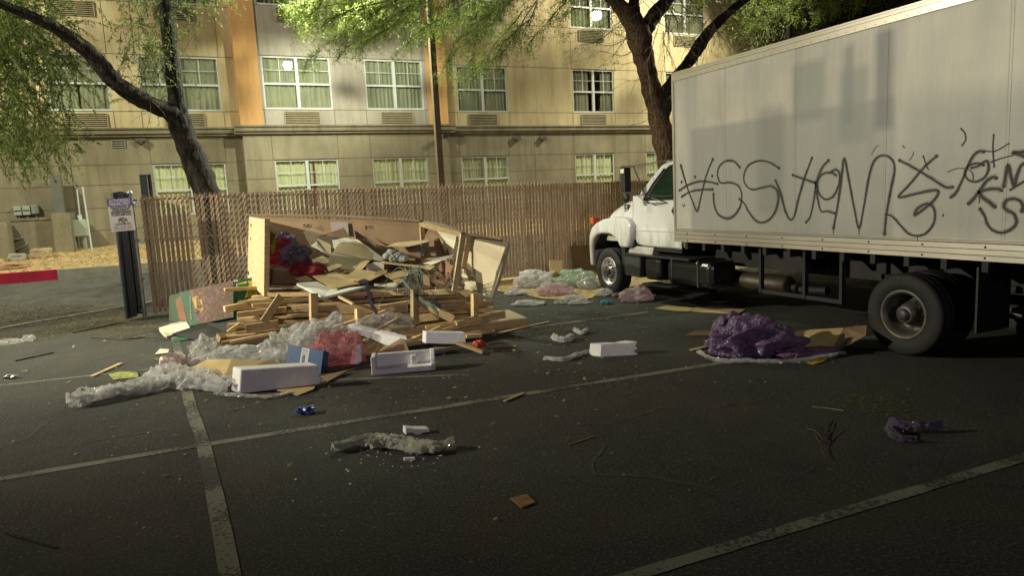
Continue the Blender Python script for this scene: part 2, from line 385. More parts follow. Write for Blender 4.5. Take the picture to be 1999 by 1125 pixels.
M_CURT2 = mat('grey green curtain', (.35, .335, .26), .9, .16, 2.2, stretch=(6, 1, .5), rand=.35)
M_ROOM = mat('room wall', (.16, .15, .11), .9, .1, 2)
def glass_mat():
    m = bpy.data.materials.new('window glass'); m.use_nodes = True; nt = m.node_tree; out = nt.nodes['Material Output']
    g = N(nt, 'ShaderNodeBsdfGlossy'); g.inputs['Roughness'].default_value = .015; g.inputs['Color'].default_value = (1, 1, 1, 1)
    t = N(nt, 'ShaderNodeBsdfTransparent'); t.inputs[0].default_value = (.82, .86, .80, 1)
    fr_ = facing(nt, 4.0, .10, .8)
    geo = N(nt, 'ShaderNodeNewGeometry'); nz = noise_node(nt, geo.outputs['Position'], 1.4, 2)
    bp = N(nt, 'ShaderNodeBump'); bp.inputs['Distance'].default_value = .0012; nt.links.new(nz, bp.inputs['Height']); nt.links.new(bp.outputs[0], g.inputs['Normal'])
    mx = N(nt, 'ShaderNodeMixShader'); nt.links.new(fr_, mx.inputs[0]); nt.links.new(t.outputs[0], mx.inputs[1]); nt.links.new(g.outputs[0], mx.inputs[2])
    nt.links.new(mx.outputs[0], out.inputs['Surface']); return m
M_GLASS = glass_mat()
bld = thing('hotel_building', (5, 22, 1.0), 'long hotel block with yellow, orange and grey upper stucco over an olive ground floor', 'building')
def wall_holes(x0, x1, z0, z1, y, holes, name, m, depth=.14):
    xs = sorted({x0, x1, *[h[0] for h in holes], *[h[1] for h in holes]}); zs = sorted({z0, z1, *[h[2] for h in holes], *[h[3] for h in holes]})
    xs = [x for x in xs if x0 <= x <= x1]; zs = [z for z in zs if z0 <= z <= z1]
    mb = MB()
    for i in range(len(xs)-1):
        for j in range(len(zs)-1):
            cx, cz = (xs[i]+xs[i+1])/2, (zs[j]+zs[j+1])/2
            if any(h[0] < cx < h[1] and h[2] < cz < h[3] for h in holes): continue
            mb.add([(xs[i], y, zs[j]), (xs[i+1], y, zs[j]), (xs[i+1], y, zs[j+1]), (xs[i], y, zs[j+1])], [(0, 1, 2, 3)])
    for a, b, c, d in holes:
        if a < x0 or b > x1 or c < z0 or d > z1: continue
        Y2 = y+depth
        mb.add([(a, y, c), (b, y, c), (b, y, d), (a, y, d), (a, Y2, c), (b, Y2, c), (b, Y2, d), (a, Y2, d)], [(0, 4, 5, 1), (1, 5, 6, 2), (2, 6, 7, 3), (3, 7, 4, 0)])
    return mb.build(name, m, bld)
def curtain(mb, x0, x1, z0, z1, y, k):
    n = int((x1-x0)/.02); xs = lin(x0, x1, n)
    ph = k*1.7; f = lambda x: y + .022*math.sin(x*2*math.pi/.135+ph+1.2*math.sin(x*5+k)) + .01*math.sin(x*31+k)
    vs = [(x, f(x), z) for z in (z0, z1) for x in xs]; m_ = len(xs)
    mb.add(vs, [(i, i+1, m_+i+1, m_+i) for i in range(m_-1)], 0, True)
WK = [0]
def window(x0, x1, z0, z1, y, ctype, double=True, open_gap=None):
    WK[0] += 1; k = WK[0]; yf = y+.03; yb = y+.085; fw = .045
    mb = MB(); zm = z0+(z1-z0)*.485
    mb.box(x0, x0+fw, yf, yb, z0, z1); mb.box(x1-fw, x1, yf, yb, z0, z1); mb.box(x0+fw, x1-fw, yf, yb, z0, z0+fw*1.2); mb.box(x0+fw, x1-fw, yf, yb, z1-fw, z1)
    xm = (x0+x1)/2; sash = [(x0+fw, xm-.045), (xm+.045, x1-fw)] if double else [(x0+fw, x1-fw)]
    if double: mb.box(xm-.045, xm+.045, yf-.012, yb, z0+fw*1.2, z1-fw)
    for a, b in sash:
        mb.box(a, b, yf+.004, yb-.004, zm-.028, zm+.028)
        c = (a+b)/2; zq = (zm+z1)/2
        mb.box(c-.009, c+.009, yf+.014, yf+.03, zm+.028, z1-fw); mb.box(a, b, yf+.016, yf+.028, zq-.009, zq+.009)
    fr = mb.build('window', M_FRAME, bld)
    mb = MB()
    for a, b in sash: mb.add([(a, yf+.035, z0+fw), (b, yf+.035, z0+fw), (b, yf+.035, z1-fw), (a, yf+.035, z1-fw)], [(0, 1, 2, 3)])
    mb.build('pane', M_GLASS, fr)
    mb = MB(); yc = y+.135
    if open_gap:
        g0 = open_gap; curtain(mb, x0-.05, x0+(x1-x0)*g0[0], z0-.05, z1+.05, yc, k); curtain(mb, x0+(x1-x0)*g0[1], x1+.05, z0-.05, z1+.05, yc, k+3)
    else:
        gp_ = random.uniform(.46, .54); curtain(mb, x0-.05, x0+(x1-x0)*gp_, z0-.05, z1+.05, yc, k); curtain(mb, x0+(x1-x0)*(gp_+random.choice((-.01, .0, .03))), x1+.05, z0-.05, z1+.05, yc+.01, k+2.3)
    mb.build('curtain', ctype, fr)
    mb = MB(); d = .8        # a shallow room behind
    mb.add([(x0-.1, y+.1405, z0-.1), (x1+.1, y+.1405, z0-.1), (x1+.1, y+.1405, z1+.1), (x0-.1, y+.1405, z1+.1), (x0-.1, y+d, z0-.1), (x1+.1, y+d, z0-.1), (x1+.1, y+d, z1+.1), (x0-.1, y+d, z1+.1)],
           [(0, 4, 5, 1), (1, 5, 6, 2), (2, 6, 7, 3), (3, 7, 4, 0), (4, 7, 6, 5)])
    mb.build('room_recess', M_ROOM, fr)
def grille(x0, x1, z0, z1, y):
    mb = MB(); mb.box(x0, x1, y-.02, y-.004, z0, z1, 1)
    fw = .025
    mb.box(x0, x0+fw, y-.045, y-.02, z0, z1); mb.box(x1-fw, x1, y-.045, y-.02, z0, z1)
    n = 7
    for i in range(n+1):
        z = z0+(z1-z0)*i/n; mb.obox(((x0+x1)/2, y-.036, z+.004), ((x1-x0)/2-.002, 0, 0), (0, .013, .012), (0, -.002, .0035))
    mb.build('air_conditioner_grille', [M_LOUV, M_VOID], bld)
F = 2.9
L_W2 = [(-6.9, -5.0), (-3.26, -1.82), (-1.09, .96)]; B_W = [(2.08, 4.01), (5.03, 6.85)]; R_W = [(8.16, 9.98), (12.5, 14.22), (16.5, 18.4), (20.7, 22.5), (24.6, 26.4)]
L_W1 = [(-6.9, -5.0), (-1.0, .89)]; R_W1 = [(8.16, 9.9), (12.5, 14.16), (15.55, 17.3), (19.5, 21.2), (24, 25.8)]; B_W1 = [(2.2, 4.03), (5.07, 6.85)]
Z2 = (4.70, 6.20); Z1 = (1.80, 3.25); ZT = 4.22
h1 = lambda W: [(a, b, *Z1) for a, b in W]
hu = lambda W: [(a, b, Z2[0]+F*k, Z2[1]+F*k) for a, b in W for k in (0, 1)]
wall_holes(-14, 1.4, .5, 4.0, WY, h1(L_W1), 'ground_floor_wall', M_OLI)
wall_holes(1.4, 7.6, .5, 4.0, BY, h1(B_W1), 'ground_floor_wall', M_OLI)
wall_holes(7.6, 34, .5, 4.0, WY, h1(R_W1), 'ground_floor_wall', M_OLI)
wall_holes(-14, 1.4, 4.0, 11.0, WY, hu(L_W2), 'upper_wall', M_YEL)
wall_holes(7.6, 34, 4.0, 11.0, WY, hu(R_W), 'upper_wall', M_YEL)
wall_holes(2.0, 6.98, 4.0, 11.0, BY, hu(B_W), 'bay_wall', M_GRY)
mb = MB(); mb.box(1.38, 2.0, BY-.03, WY+.02, 4.0, 11.0); mb.build('pilaster', M_ORG, bld)
mb = MB(); mb.box(6.98, 7.62, BY-.03, WY+.02, 4.0, 11.0); mb.build('pilaster', M_ORG, bld)
mb = MB(); mb.add([(1.4, BY, .5), (1.4, WY, .5), (1.4, WY, 4.0), (1.4, BY, 4.0)], [(0, 1, 2, 3)]); mb.build('bay_return', M_OLI, bld); mb = MB(); mb.add([(7.6, BY, .5), (7.6, WY, .5), (7.6, WY, 4.0), (7.6, BY, 4.0)], [(3, 2, 1, 0)]); mb.build('bay_return', M_OLI, bld)
mb = MB(); mb.box(-14, 34, 22.9, 34, .5, 11.3); mb.box(-14, 34, WY+.16, 22.9, 10.99, 11.3); mb.box(-14.0, -13.9, WY, 22.9, .5, 10.98); mb.box(33.9, 34, WY, 22.9, .5, 10.98)
mb.build('building_core', M_ROOM, bld)
# ledge
mb = MB()
def ledge(x0, x1, y):
    mb.box(x0, x1, y-.10, y-.001, 4.00, 4.07); mb.box(x0-.0, x1, y-.16, y-.001, 4.07, 4.19); mb.box(x0, x1, y-.20, y-.001, 4.19, 4.235)
ledge(-14, 1.22, WY); ledge(1.2, 7.8, BY); ledge(7.8, 34, WY)
mb.box(1.2, 1.38, BY-.001, WY+.0, 4.0, 4.234); mb.box(7.62, 7.8, BY-.001, WY, 4.0, 4.234)
mb.build('ledge', M_LEDGE, bld)
# control joints
mb = MB()
def hj(x0, x1, z, y, holes): 
    segs = [(x0, x1)]
    for a, b, c, d in holes:
        if c-.01 < z < d+.01: segs = [s for t in segs for s in ((t[0], min(t[1], a)), (max(t[0], b), t[1])) if s[1]-s[0] > .02] if True else segs
    for a, b in segs: mb.add([(a, y-.003, z-.009), (b, y-.003, z-.009), (b, y-.003, z+.009), (a, y-.003, z+.009)], [(0, 1, 2, 3)])
def vj(x, z0, z1, y): mb.add([(x-.008, y-.0034, z0), (x+.008, y-.0034, z0), (x+.008, y-.0034, z1), (x-.008, y-.0034, z1)], [(0, 1, 2, 3)])
for x0, x1, y, W1, W2 in ((-14, 1.38, WY, L_W1, L_W2), (1.42, 7.58, BY, B_W1, B_W), (7.62, 34, WY, R_W1, R_W)):
    for z in (3.26, 2.72, 2.1, 1.5): hj(x0, x1, z, y, h1(W1))
    yy = y; xa, xb = (2.0, 6.98) if y == BY else (x0, x1)
    for z in (4.69, 6.21, 7.59, 9.11): hj(xa, xb, z, yy, hu(W2))
    for a, b in W1:
        for x in (a-.03, b+.03): vj(x, 3.27, 4.0, y)
    for a, b in W2:
        for x in (a-.03, b+.03): vj(x, 4.24, 4.68, yy); vj(x, 6.22, 7.58, yy)
vj(-2.95, .9, 3.9, WY); vj(10.9, 1, 3.9, WY)
mb.build('wall_joint', M_JOINT, bld)
for W, y in ((L_W2, WY), (B_W, BY), (R_W, WY)):
    for i, (a, b) in enumerate(W):
        for k in (0, 1):
            dbl = (b-a) > 1.6
            window(a, b, Z2[0]+F*k, Z2[1]+F*k, y, M_CURT2, dbl, (.42, .70) if (a == 12.5 and k == 0) else None)
            c = (a+b)/2 - (.05 if dbl else 0); 
            if a == -3.26: c = -2.45
            if a == 2.08: c = 3.1
            if a == 5.03: c = 5.95
            if a == -1.09: c = -.05
            if k == 0 or True: grille(c-.51, c+.51, 4.26+F*k, 4.62+F*k, y)
for W, y in ((L_W1, WY), (B_W1, BY), (R_W1, WY)):
    for a, b in W: window(a, b, *Z1, y, M_CURT1)
# red drape strip showing behind the curtain gap of one window
mb = MB(); curtain(mb, 3.29, 3.35, 1.8, 3.25, BY+.10, 5); mb.build('red_drape', mat('red drape', (.30, .10, .07), .9, .2, 3), bld)
# small wall fittings
def px_on(x, y, Y): return PY(x, y, Y)
mb = MB(); p = px_on(231, 281, WY); mb.box(p.x-.17, p.x+.17, WY-.03, WY-.004, p.z-.1, p.z+.1, 0)
for i in range(3): mb.box(p.x-.15, p.x+.15, WY-.034, WY-.031, p.z-.075+i*.06, p.z-.04+i*.06, 1)
mb.build('wall_vent', [M_CONC, M_VOID], bld)
for (x, y) in ((275, 274), (1007, 270), (1058, 270)):
    p = px_on(x, y, WY); mb = MB(); mb.box(p.x-.13, p.x+.13, WY-.16, WY-.004, p.z-.05, p.z+.05); mb.box(p.x-.05, p.x+.05, WY-.19, WY-.004, p.z-.10, p.z-.052)
    mb.build('wall_lamp', mat('bronze fitting', (.10, .085, .06), .5, .2, 5), bld, bevel=.01)
p = px_on(147, 281, WY); mb = MB(); mb.tube([(p.x, WY, p.z), (p.x, WY-.12, p.z), (p.x+.02, WY-.12, p.z-.09)], .025, 8); mb.build('overflow_pipe', M_DARK, bld)
p = px_on(866, 268, BY); mb = MB(); mb.tube([(p.x, BY-.0, p.z), (p.x-.02, BY-.2, p.z+.05)], .035, 8); mb.box(p.x-.06, p.x+.05, BY-.32, BY-.18, p.z-.03, p.z+.1); mb.build('security_camera', M_DARK, bld)
# low projecting wall base at the left with meters
low = thing('low_wall', (-4.2, 21.4, 1.0), 'low olive stucco wall projecting below the grey meter boxes at far left', 'wall')
p1 = px_on(112, 440, 21.3)
mb = MB(); mb.box(-9, -3.42, 21.35, 21.98, .8, 1.86); mb.build('wall_body', M_OLI, low)
mb = MB(); mb.box(-9, -3.42, 21.33, 21.99, 1.865, 1.93); mb.build('coping', M_LEDGE, low)
mb = MB(); mb.box(-3.415, -3.0, 21.1, 21.98, .8, 2.02); mb.build('end_pier', M_OLI, low)
mb = MB(); p = px_on(113, 380, 21.6); mb.box(p.x-.12, p.x+.12, 21.5, 21.75, 2.02, 3.0)
one(mb, 'utility_riser', mat('grey riser paint', (.14, .14, .12), .6, .15, 4), 'dark grey square riser standing on the end pier of the low wall', 'riser duct')
mb = MB(); q = px_on(10, 470, 20.9); mb.box(q.x-1.5, q.x+.1, 20.75, 21.3, .8, q.z+.46)
one(mb, 'utility_cabinet', M_OLI, 'large olive utility cabinet cut off by the left edge of the photo', 'cabinet', bevel=.02)
for i, (x, y, g) in enumerate(((36, 412, 0), (53, 411, 0), (70, 409, 1))):
    p = px_on(x, y, 21.98); t = thing('meter_box', (p.x, 21.9, p.z-.13), ('pale grey meter box on the wall, leftmost of the three', 'pale grey meter box on the wall, middle of the three', 'plain grey meter box without a lid strip, nearest the riser')[i], 'meter box', 'meter boxes on the wall')
    mb = MB(); mb.box(p.x-.085, p.x+.085, 21.86, 21.985, p.z-.12, p.z+.12); mb.build('case', mat('pale meter paint', (.34, .37, .31), .5, .08, 4) if i < 2 else mat('grey meter paint', (.24, .26, .23), .5, .1, 4), t, bevel=.012)
    if i < 2: mb = MB(); mb.box(p.x-.07, p.x+.07, 21.85, 21.858, p.z-.01, p.z+.012); mb.build('lid_strip', M_DARK, t)
    e = [(p.x, 21.93, p.z-.13), (p.x+.02, 21.93, p.z-.4), (p.x+(.05 if i < 2 else -.05), 21.80 if i < 2 else 21.7, p.z-.62)]
    e += [(p.x-.1, 21.3, p.z-.70), (p.x-.5-.1*i, 21.3, p.z-.73)] if i < 2 else [(p.x-.22, 21.3, p.z-.9), (p.x-.6, 21.28, 1.08)]
    mb = MB(); mb.tube(smooth_path(e, 6), .022, 8); mb.build('conduit', mat('conduit grey', (.20, .19, .16), .6, .2, 5), t)
# pipes, backflow box and stones on the mulch
for lab, x0, y0, x1, y1, r in (('tall thin white conduit leaning beside a thicker grey pipe', 161, 364, 180, 492, .022), ('thin bent white pole rising from the thick grey pipe', 150, 368, 156, 420, .016), ('thick pale grey standpipe in front of the backflow box', 155, 420, 166, 484, .055)):
    base = GS(x1, y1) if y1 > 430 else None
    Yb = base.y if base else 20.6
    mb = MB(); mb.tube([PY(x0, y0, Yb), PY(x0*.5+x1*.5, y0*.5+y1*.5, Yb), PY(x1, y1, Yb)], r, 10)
    one(mb, 'utility_pipe', mat('pipe pale', (.55, .58, .62), .5, .1, 5), lab, 'pipe')
p = GS(161, 484); mb = MB(); mb.box(p.x-.19, p.x+.2, 21.5, 21.75, 1.38, 1.82); mb.box(p.x-.15, p.x-.09, 21.55, 21.6, 1.0, 1.38); mb.box(p.x+.09, p.x+.15, 21.55, 21.6, 1.0, 1.38)
one(mb, 'backflow_box', mat('pale green enamel', (.42, .47, .38), .55, .1, 5), 'pale green equipment box on two short legs against the wall', 'equipment box', bevel=.01)
def rock(x, y, s, lab, m, seed, flat=.6):
    p = GS(x, y); bm = bmesh.new(); bmesh.ops.create_icosphere(bm, subdivisions=3, radius=1)
    vs = [v.co.copy() for v in bm.verts]; fs = [tuple(v.index for v in f.verts) for f in bm.faces]; bm.free()
    o = Vector((seed*3.1, 0, 0)); out = []
    for v in vs:
        q = Vector((max(-.8, min(.8, v.x)), max(-.8, min(.8, v.y)), max(-.7, min(.7, v.z)))); q *= 1+.18*noise.noise(q*1.6+o)
        out.append((p.x+q.x*s[0], p.y+q.y*s[1], p.z+(q.z+.45)*s[2]))
    mb = MB().add(out, fs); return one(mb, 'landscape_rock', m, lab, 'rock', 'rocks by the building')
M_ROCK = mat('tan rock', (.40, .30, .17), .85, .2, 5, fine=.3, bmp=.01, bscale=20)
rock(82, 503, (.30, .22, .20), 'blocky tan boulder on the mulch below the low wall', M_ROCK, 1)
rock(22, 524, (.45, .2, .10), 'flat pinkish slab of rock just behind the red kerb', mat('pink rock', (.38, .22, .14), .85, .2, 5, bmp=.01), 2)
rock(35, 508, (.24, .18, .14), 'pale broken lump of rock beside the utility cabinet', M_CONC, 3); rock(133, 477, (.07, .05, .04), 'tiny white stone beside the low wall end pier', M_WHITE, 4)
# ------------------------------------------------------------------ slatted chain link fence
FY = 14.3; FX0, FX1 = -.93, 17.5
fence = thing('slatted_fence', (6, FY, 0), 'brown privacy slat chain link fence behind the rubbish pile and truck', 'fence')
M_SLAT = mat('brown fence slat', (.60, .45, .29), .55, .25, 4, stretch=(3, 1, 1), rand=0)
M_WIRE = mat('brown coated wire', (.30, .21, .13), .5, .2, 6)
ftop = lambda x: 2.21 - .012*max(0, x-2)
mb = MB(); x = FX0+.05; k = 0; random.seed(3)
while x < FX1:
    k += 1
    pitch = .082 if x < 7.2 else .074
    wd = .058 if x < 7.2 else .062
    lean = random.uniform(-.006, .006); tw = random.uniform(-.006, .006); zb = .05+random.uniform(-.02, .03)
    if random.random() < .985:
        zt = ftop(x)-.015+random.uniform(-.006, .006)
        vs = [(x-wd/2+lean, FY-.006+tw, zb), (x+wd/2+lean, FY-.006-tw, zb), (x+wd/2+lean, FY+.006-tw, zb), (x-wd/2+lean, FY+.006+tw, zb),
              (x-wd/2, FY-.006+tw, zt), (x+wd/2, FY-.006-tw, zt), (x+wd/2, FY+.006-tw, zt), (x-wd/2, FY+.006+tw, zt)]
        mb.add(vs, [(0, 1, 5, 4), (1, 2, 6, 5), (2, 3, 7, 6), (3, 0, 4, 7), (4, 5, 6, 7)])
    x += pitch
o = mb.build('slat', M_SLAT, fence); o['kind'] = 'stuff'; o['label'] = 'rows of brown vertical privacy slats'
mb = MB(); pit = .085
for s_ in (1, -1):
    x = FX0-2.4
    while x < FX1+2.4:
        # diagonal strand, rising at about 55 degrees, clipped to the panel
        zt = 2.2; dx = zt/1.35*s_
        xa, xb, za, zb = x, x+dx, .04, zt
        pts = []
        if s_ > 0: xa2 = max(xa, FX0); xb2 = min(xb, FX1)
        else: xa2 = min(xa, FX1); xb2 = max(xb, FX0)
        if (s_ > 0 and xa2 < xb2) or (s_ < 0 and xa2 > xb2):
            z_a = za+(xa2-xa)/(xb-xa)*(zb-za); z_b = za+(xb2-xa)/(xb-xa)*(zb-za)
            z_b = min(z_b, ftop(xb2)+.02)
            mb.tube([(xa2, FY-.012*s_, z_a), (xb2, FY-.012*s_, z_b)], .0042, 3, cap=False)
            if s_ > 0: mb.tube([(xb2, FY-.012, z_b), (xb2-.012, FY-.01, z_b+.035)], .0045, 3, cap=False); mb.tube([(xb2+.03, FY-.012, z_b-.01), (xb2+.012, FY, z_b+.03)], .0045, 3, cap=False)
        x += pit
mb.build('wire_mesh', M_WIRE, fence)
mb = MB(); mb.tube([(FX0, FY+.035, ftop(0)-.06), (7, FY+.035, ftop(7)-.06), (FX1, FY+.035, ftop(FX1)-.06)], .021, 8); mb.build('top_rail', M_WIRE, fence)
mb = MB(); 
for z in (1.42, .12): mb.tube([(FX0, FY+.03, z), (FX1, FY+.03, z-.05)], .012 if z > 1 else .006, 6)
mb.build('tension_rail', M_WIRE, fence)
for x in (2.0, 4.45, 6.75, 9.3, 12.2, 15.0):
    mb = MB(); mb.tube([(x, FY+.045, 0), (x, FY+.045, ftop(x))], .032, 10); mb.build('fence_post', M_WIRE, fence)
# gate folded open at the left end, with galvanised post
gate = thing('steel_gate', (-1.25, 14.2, 0), 'dark steel gate folded back at the left end of the slatted fence', 'gate')
def vbar(x0, y0, x1, y1, wpx, Y, m, name, sq=True, par=gate):
    a, b = PY(x0, y0, Y), PY(x1, y1, Y); b.z = max(b.z, hz(b.x, b.y)+.0); wm = wpx*.0094; mb = MB()
    if sq: mb.obox((a+b)/2, (wm/2, 0, 0), (0, wm/2, 0), (b-a)/2)
    else: mb.tube([a, b], wm/2, 12)
    return mb.build(name, m, par, bevel=.003 if sq else 0)
vbar(222, 376, 250, 622, 9, 14.05, M_DARK, 'gate_bar', False)
vbar(234, 374, 262, 618, 11, 14.12, M_DARK, 'gate_frame'); vbar(241, 376, 268, 612, 8, 14.35, M_DARK, 'gate_bar'); vbar(229, 384, 256, 620, 7, 14.25, M_DARK, 'gate_bar')
vbar(247, 378, 272, 610, 6, 14.45, M_DARK, 'gate_bar'); vbar(252, 380, 277, 606, 5, 14.6, M_DARK, 'gate_bar')
mb = MB(); a, b = PY(252, 602, 14.1), PY(284, 599, 14.25); mb.beam(a, b, .03, .03); mb.build('cross_rail', M_DARK, gate); mb = MB(); a, b = PY(253, 612, 14.1), PY(284, 610, 14.25); mb.beam(a, b, .03, .03); mb.build('cross_rail', M_DARK, gate); mb = MB(); a, b = PY(240, 392, 14.1), PY(266, 391, 14.5); mb.beam(a, b, .03, .03); mb.build('cross_rail', M_DARK, gate)
gp = thing('galvanised_post', (-1.0, 14.25, 0), 'galvanised steel fence post beside the dark folded gate', 'post')
vbar(254, 380, 283, 619, 8, 14.22, M_STEEL, 'post_tube', False, gp); 
mb = MB(); a = PY(254, 380, 14.22); mb.lathe([(0, .05), (.03, .05), (.07, .03), (.08, .001)], a, 'Z', 14); mb.build('post_cap', M_STEEL, gp)
for (x, y) in ((258, 398), (266, 470), (275, 545)):
    mb = MB(); a = PY(x, y, 14.22); mb.lathe([(-.025, .05), (-.02, .055), (.02, .055), (.025, .05)], a, 'Z', 14); mb.box(a.x, a.x+.14, a.y-.02, a.y+.02, a.z-.02, a.z+.02); mb.build('hinge', M_STEEL, gp)
M_GRN = mat('dark green steel', (.03, .055, .05), .45, .25, 6)
for lab, x0, y0, x1, y1, wp, Y in (('dark green square post nearest the fence end, behind the gate', 279, 343, 290, 580, 12, 15.4), ('slim dark green post just right of the wider green one', 291, 342, 299, 560, 6, 15.6)):
    a, b = PY(x0, y0, Y), PY(x1, y1, Y); b = Vector((a.x, a.y, hz(a.x, a.y))); mb = MB(); wm = wp*.0102; mb.obox((a+b)/2, (wm/2, 0, 0), (0, wm/2, 0), (b-a)/2); mb.obox(a+Vector((0, 0, .01)), (wm/2+.004, 0, 0), (0, wm/2+.004, 0), (0, 0, .008))
    one(mb, 'green_post', M_GRN, lab, 'post')
# parking sign wired to the gate
M_SGN = mat('sign white', (.58, .55, .54), .55, .07, 5); M_SGB = mat('sign blue', (.08, .06, .26), .5, .15, 5); M_INK = mat('black ink', (.025, .025, .028), .6, .2, 8); M_LET = mat('white lettering', (.66, .64, .68), .6, .05, 5)
SY = 13.96
TL, TR, BR, BL = PY(208, 389, SY), PY(256, 386, SY), PY(265, 449, SY), PY(217.5, 453, SY)
sx = (TR-TL); syv = (TL-BL); sg = thing('parking_sign', tuple((BL+BR)/2), 'white and blue parking warning sign wired to the dark gate', 'sign')
ux = sx.normalized(); uy = syv.normalized(); nn = ux.cross(uy)
mb = MB(); mb.slab([BL, BR, TR, TL], .004); mb.build('sign_plate', M_SGN, sg)
W_ = sx.length; H_ = syv.length
def SP(u, v): return BL + ux*(u*W_) + uy*(v*H_) + (TL-BL-syv)*0
mb = MB(); mb.add([SP(0, .77)+nn*.001, SP(1, .77)+nn*.001, SP(1, 1)+nn*.001, SP(0, 1)+nn*.001], [(0, 1, 2, 3)]); mb.build('sign_header', M_SGB, sg)
mb = MB(); text_mb(mb, 'AUTHORIZED', .074, SP(.5, .895), ux, uy, .002, bold=.0015, width=.86*W_); text_mb(mb, 'PARKING ONLY', .074, SP(.5, .79), ux, uy, .002, bold=.0015, width=.86*W_)
mb.build('header_text', M_LET, sg)
mb = MB()
for t, v, wd in (('VIOLATORS WILL BE', .70, .84), ('TOWED AWAY AT', .625, .72), ('OWNERS EXPENSE', .55, .82), ('TO RECLAIM CALL', .475, .82)): text_mb(mb, t, .056, SP(.5, v), ux, uy, .002, bold=.0013, width=wd*W_)
# emblem: a strapped car-like badge made of strokes
cx, cv = .5, .33
for pts in ([(.36, .27), (.36, .36), (.44, .40), (.60, .40), (.68, .34), (.70, .28)], [(.38, .39), (.50, .26), (.56, .26), (.68, .37)], [(.44, .38), (.54, .30)], [(.52, .38), (.58, .33)]):
    ribbon(mb, [SP(*q) for q in pts], .012, nn, .002)
text_mb(mb, 'TOWING', .04, SP(.5, .195), ux, uy, .002, bold=.001, width=.62*W_)
for v in (.15, .10, .06):
    for a, b in ((.12, .34), (.38, .62), (.66, .86)): ribbon(mb, [SP(a, v), SP(b, v)], .006, nn, .002)
mb.build('sign_text', M_INK, sg)
# lamp pole in front of the facade
pl = thing('lamp_pole', (5.37, 16.0, hz(0, 16)), 'tall brown steel light pole in front of the grey bay', 'light pole')
a, b = PY(864, 372, 16), PY(836, -20, 16); d = (b-a).normalized()
mb = MB(); base = Vector((5.40, 16, hz(0, 16))); top = Vector((5.37, 16, 7.35)); mb.tube([base, base.lerp(top, .5), top], [.105, .098, .09], 4); mb.build('pole_shaft', mat('brown pole paint', (.10, .075, .045), .6, .2, 4), pl)
mb = MB(); mb.box(5.2, 5.6, 15.8, 16.2, hz(0, 16)-.1, hz(0, 16)+.3); mb.build('pole_footing', M_CONC, pl)
mb = MB(); mb.tube([top, Vector((4.6, 16.15, 7.4)), Vector((3.75, 16.35, 7.2))], .035, 8); mb.build('lamp_arm', M_DARK, pl)
mb = MB(); mb.lathe([(.05, .05), (.22, .07), (.12, .16), (.04, .20), (.035, .20), (.11, .15), (.18, .03)], (3.5, 16.35, 6.98), 'Z', 20); mb.beam((3.5, 16.35, 7.2), (3.8, 16.35, 7.2), .05, .05); mb.build('lamp_housing', M_DARK, pl)
# flood lamps that light the place (heads)
M_LENS = bpy.data.materials.new('lit lamp lens'); M_LENS.use_nodes = True
_b = M_LENS.node_tree.nodes['Principled BSDF']; _b.inputs['Emission Color'].default_value = (1, .97, .85, 1); _b.inputs['Emission Strength'].default_value = 160
mb = MB(); mb.lathe([(.06, .001), (.04, .10), (.0, .13), (-.02, .10), (-.03, .001)], (3.5, 16.35, 7.05), 'Z', 16); mb.build('lamp_lens', M_LENS, pl)
M_LENS2 = M_LENS.copy(); M_LENS2.node_tree.nodes['Principled BSDF'].inputs['Emission Strength'].default_value = 12
for (o, loc, aim), lab in zip([LAMPS[0], LAMPS[2], LAMPS[3], LAMPS[4]], ('flood light at the far left shining over the rubbish pile', 'tall area light behind the truck box', 'tall street light far behind the viewer', 'tall area light behind the far left tree')):
    t = thing('flood_light', (loc.x, loc.y, 0), lab, 'flood light')
    d = (aim-loc).normalized(); back = loc - d*.14
    mb = MB(); mb.tube([(back.x, back.y, 0), (back.x, back.y, back.z+.25)], [.1, .06], 12); mb.build('pole_shaft', M_DARK, t)
    s_ = d.cross(Vector((0, 0, 1))).normalized(); u = s_.cross(d)
    mb = MB(); mb.obox(back - d*.10, s_*.24, u*.18, d*.08); mb.build('lamp_housing', M_DARK, t)
    mb = MB(); c = back + d*.0; mb.add([c-s_*.2-u*.14, c+s_*.2-u*.14, c+s_*.2+u*.14, c-s_*.2+u*.14], [(0, 1, 2, 3)]); mb.build('lens', M_LENS2, t)
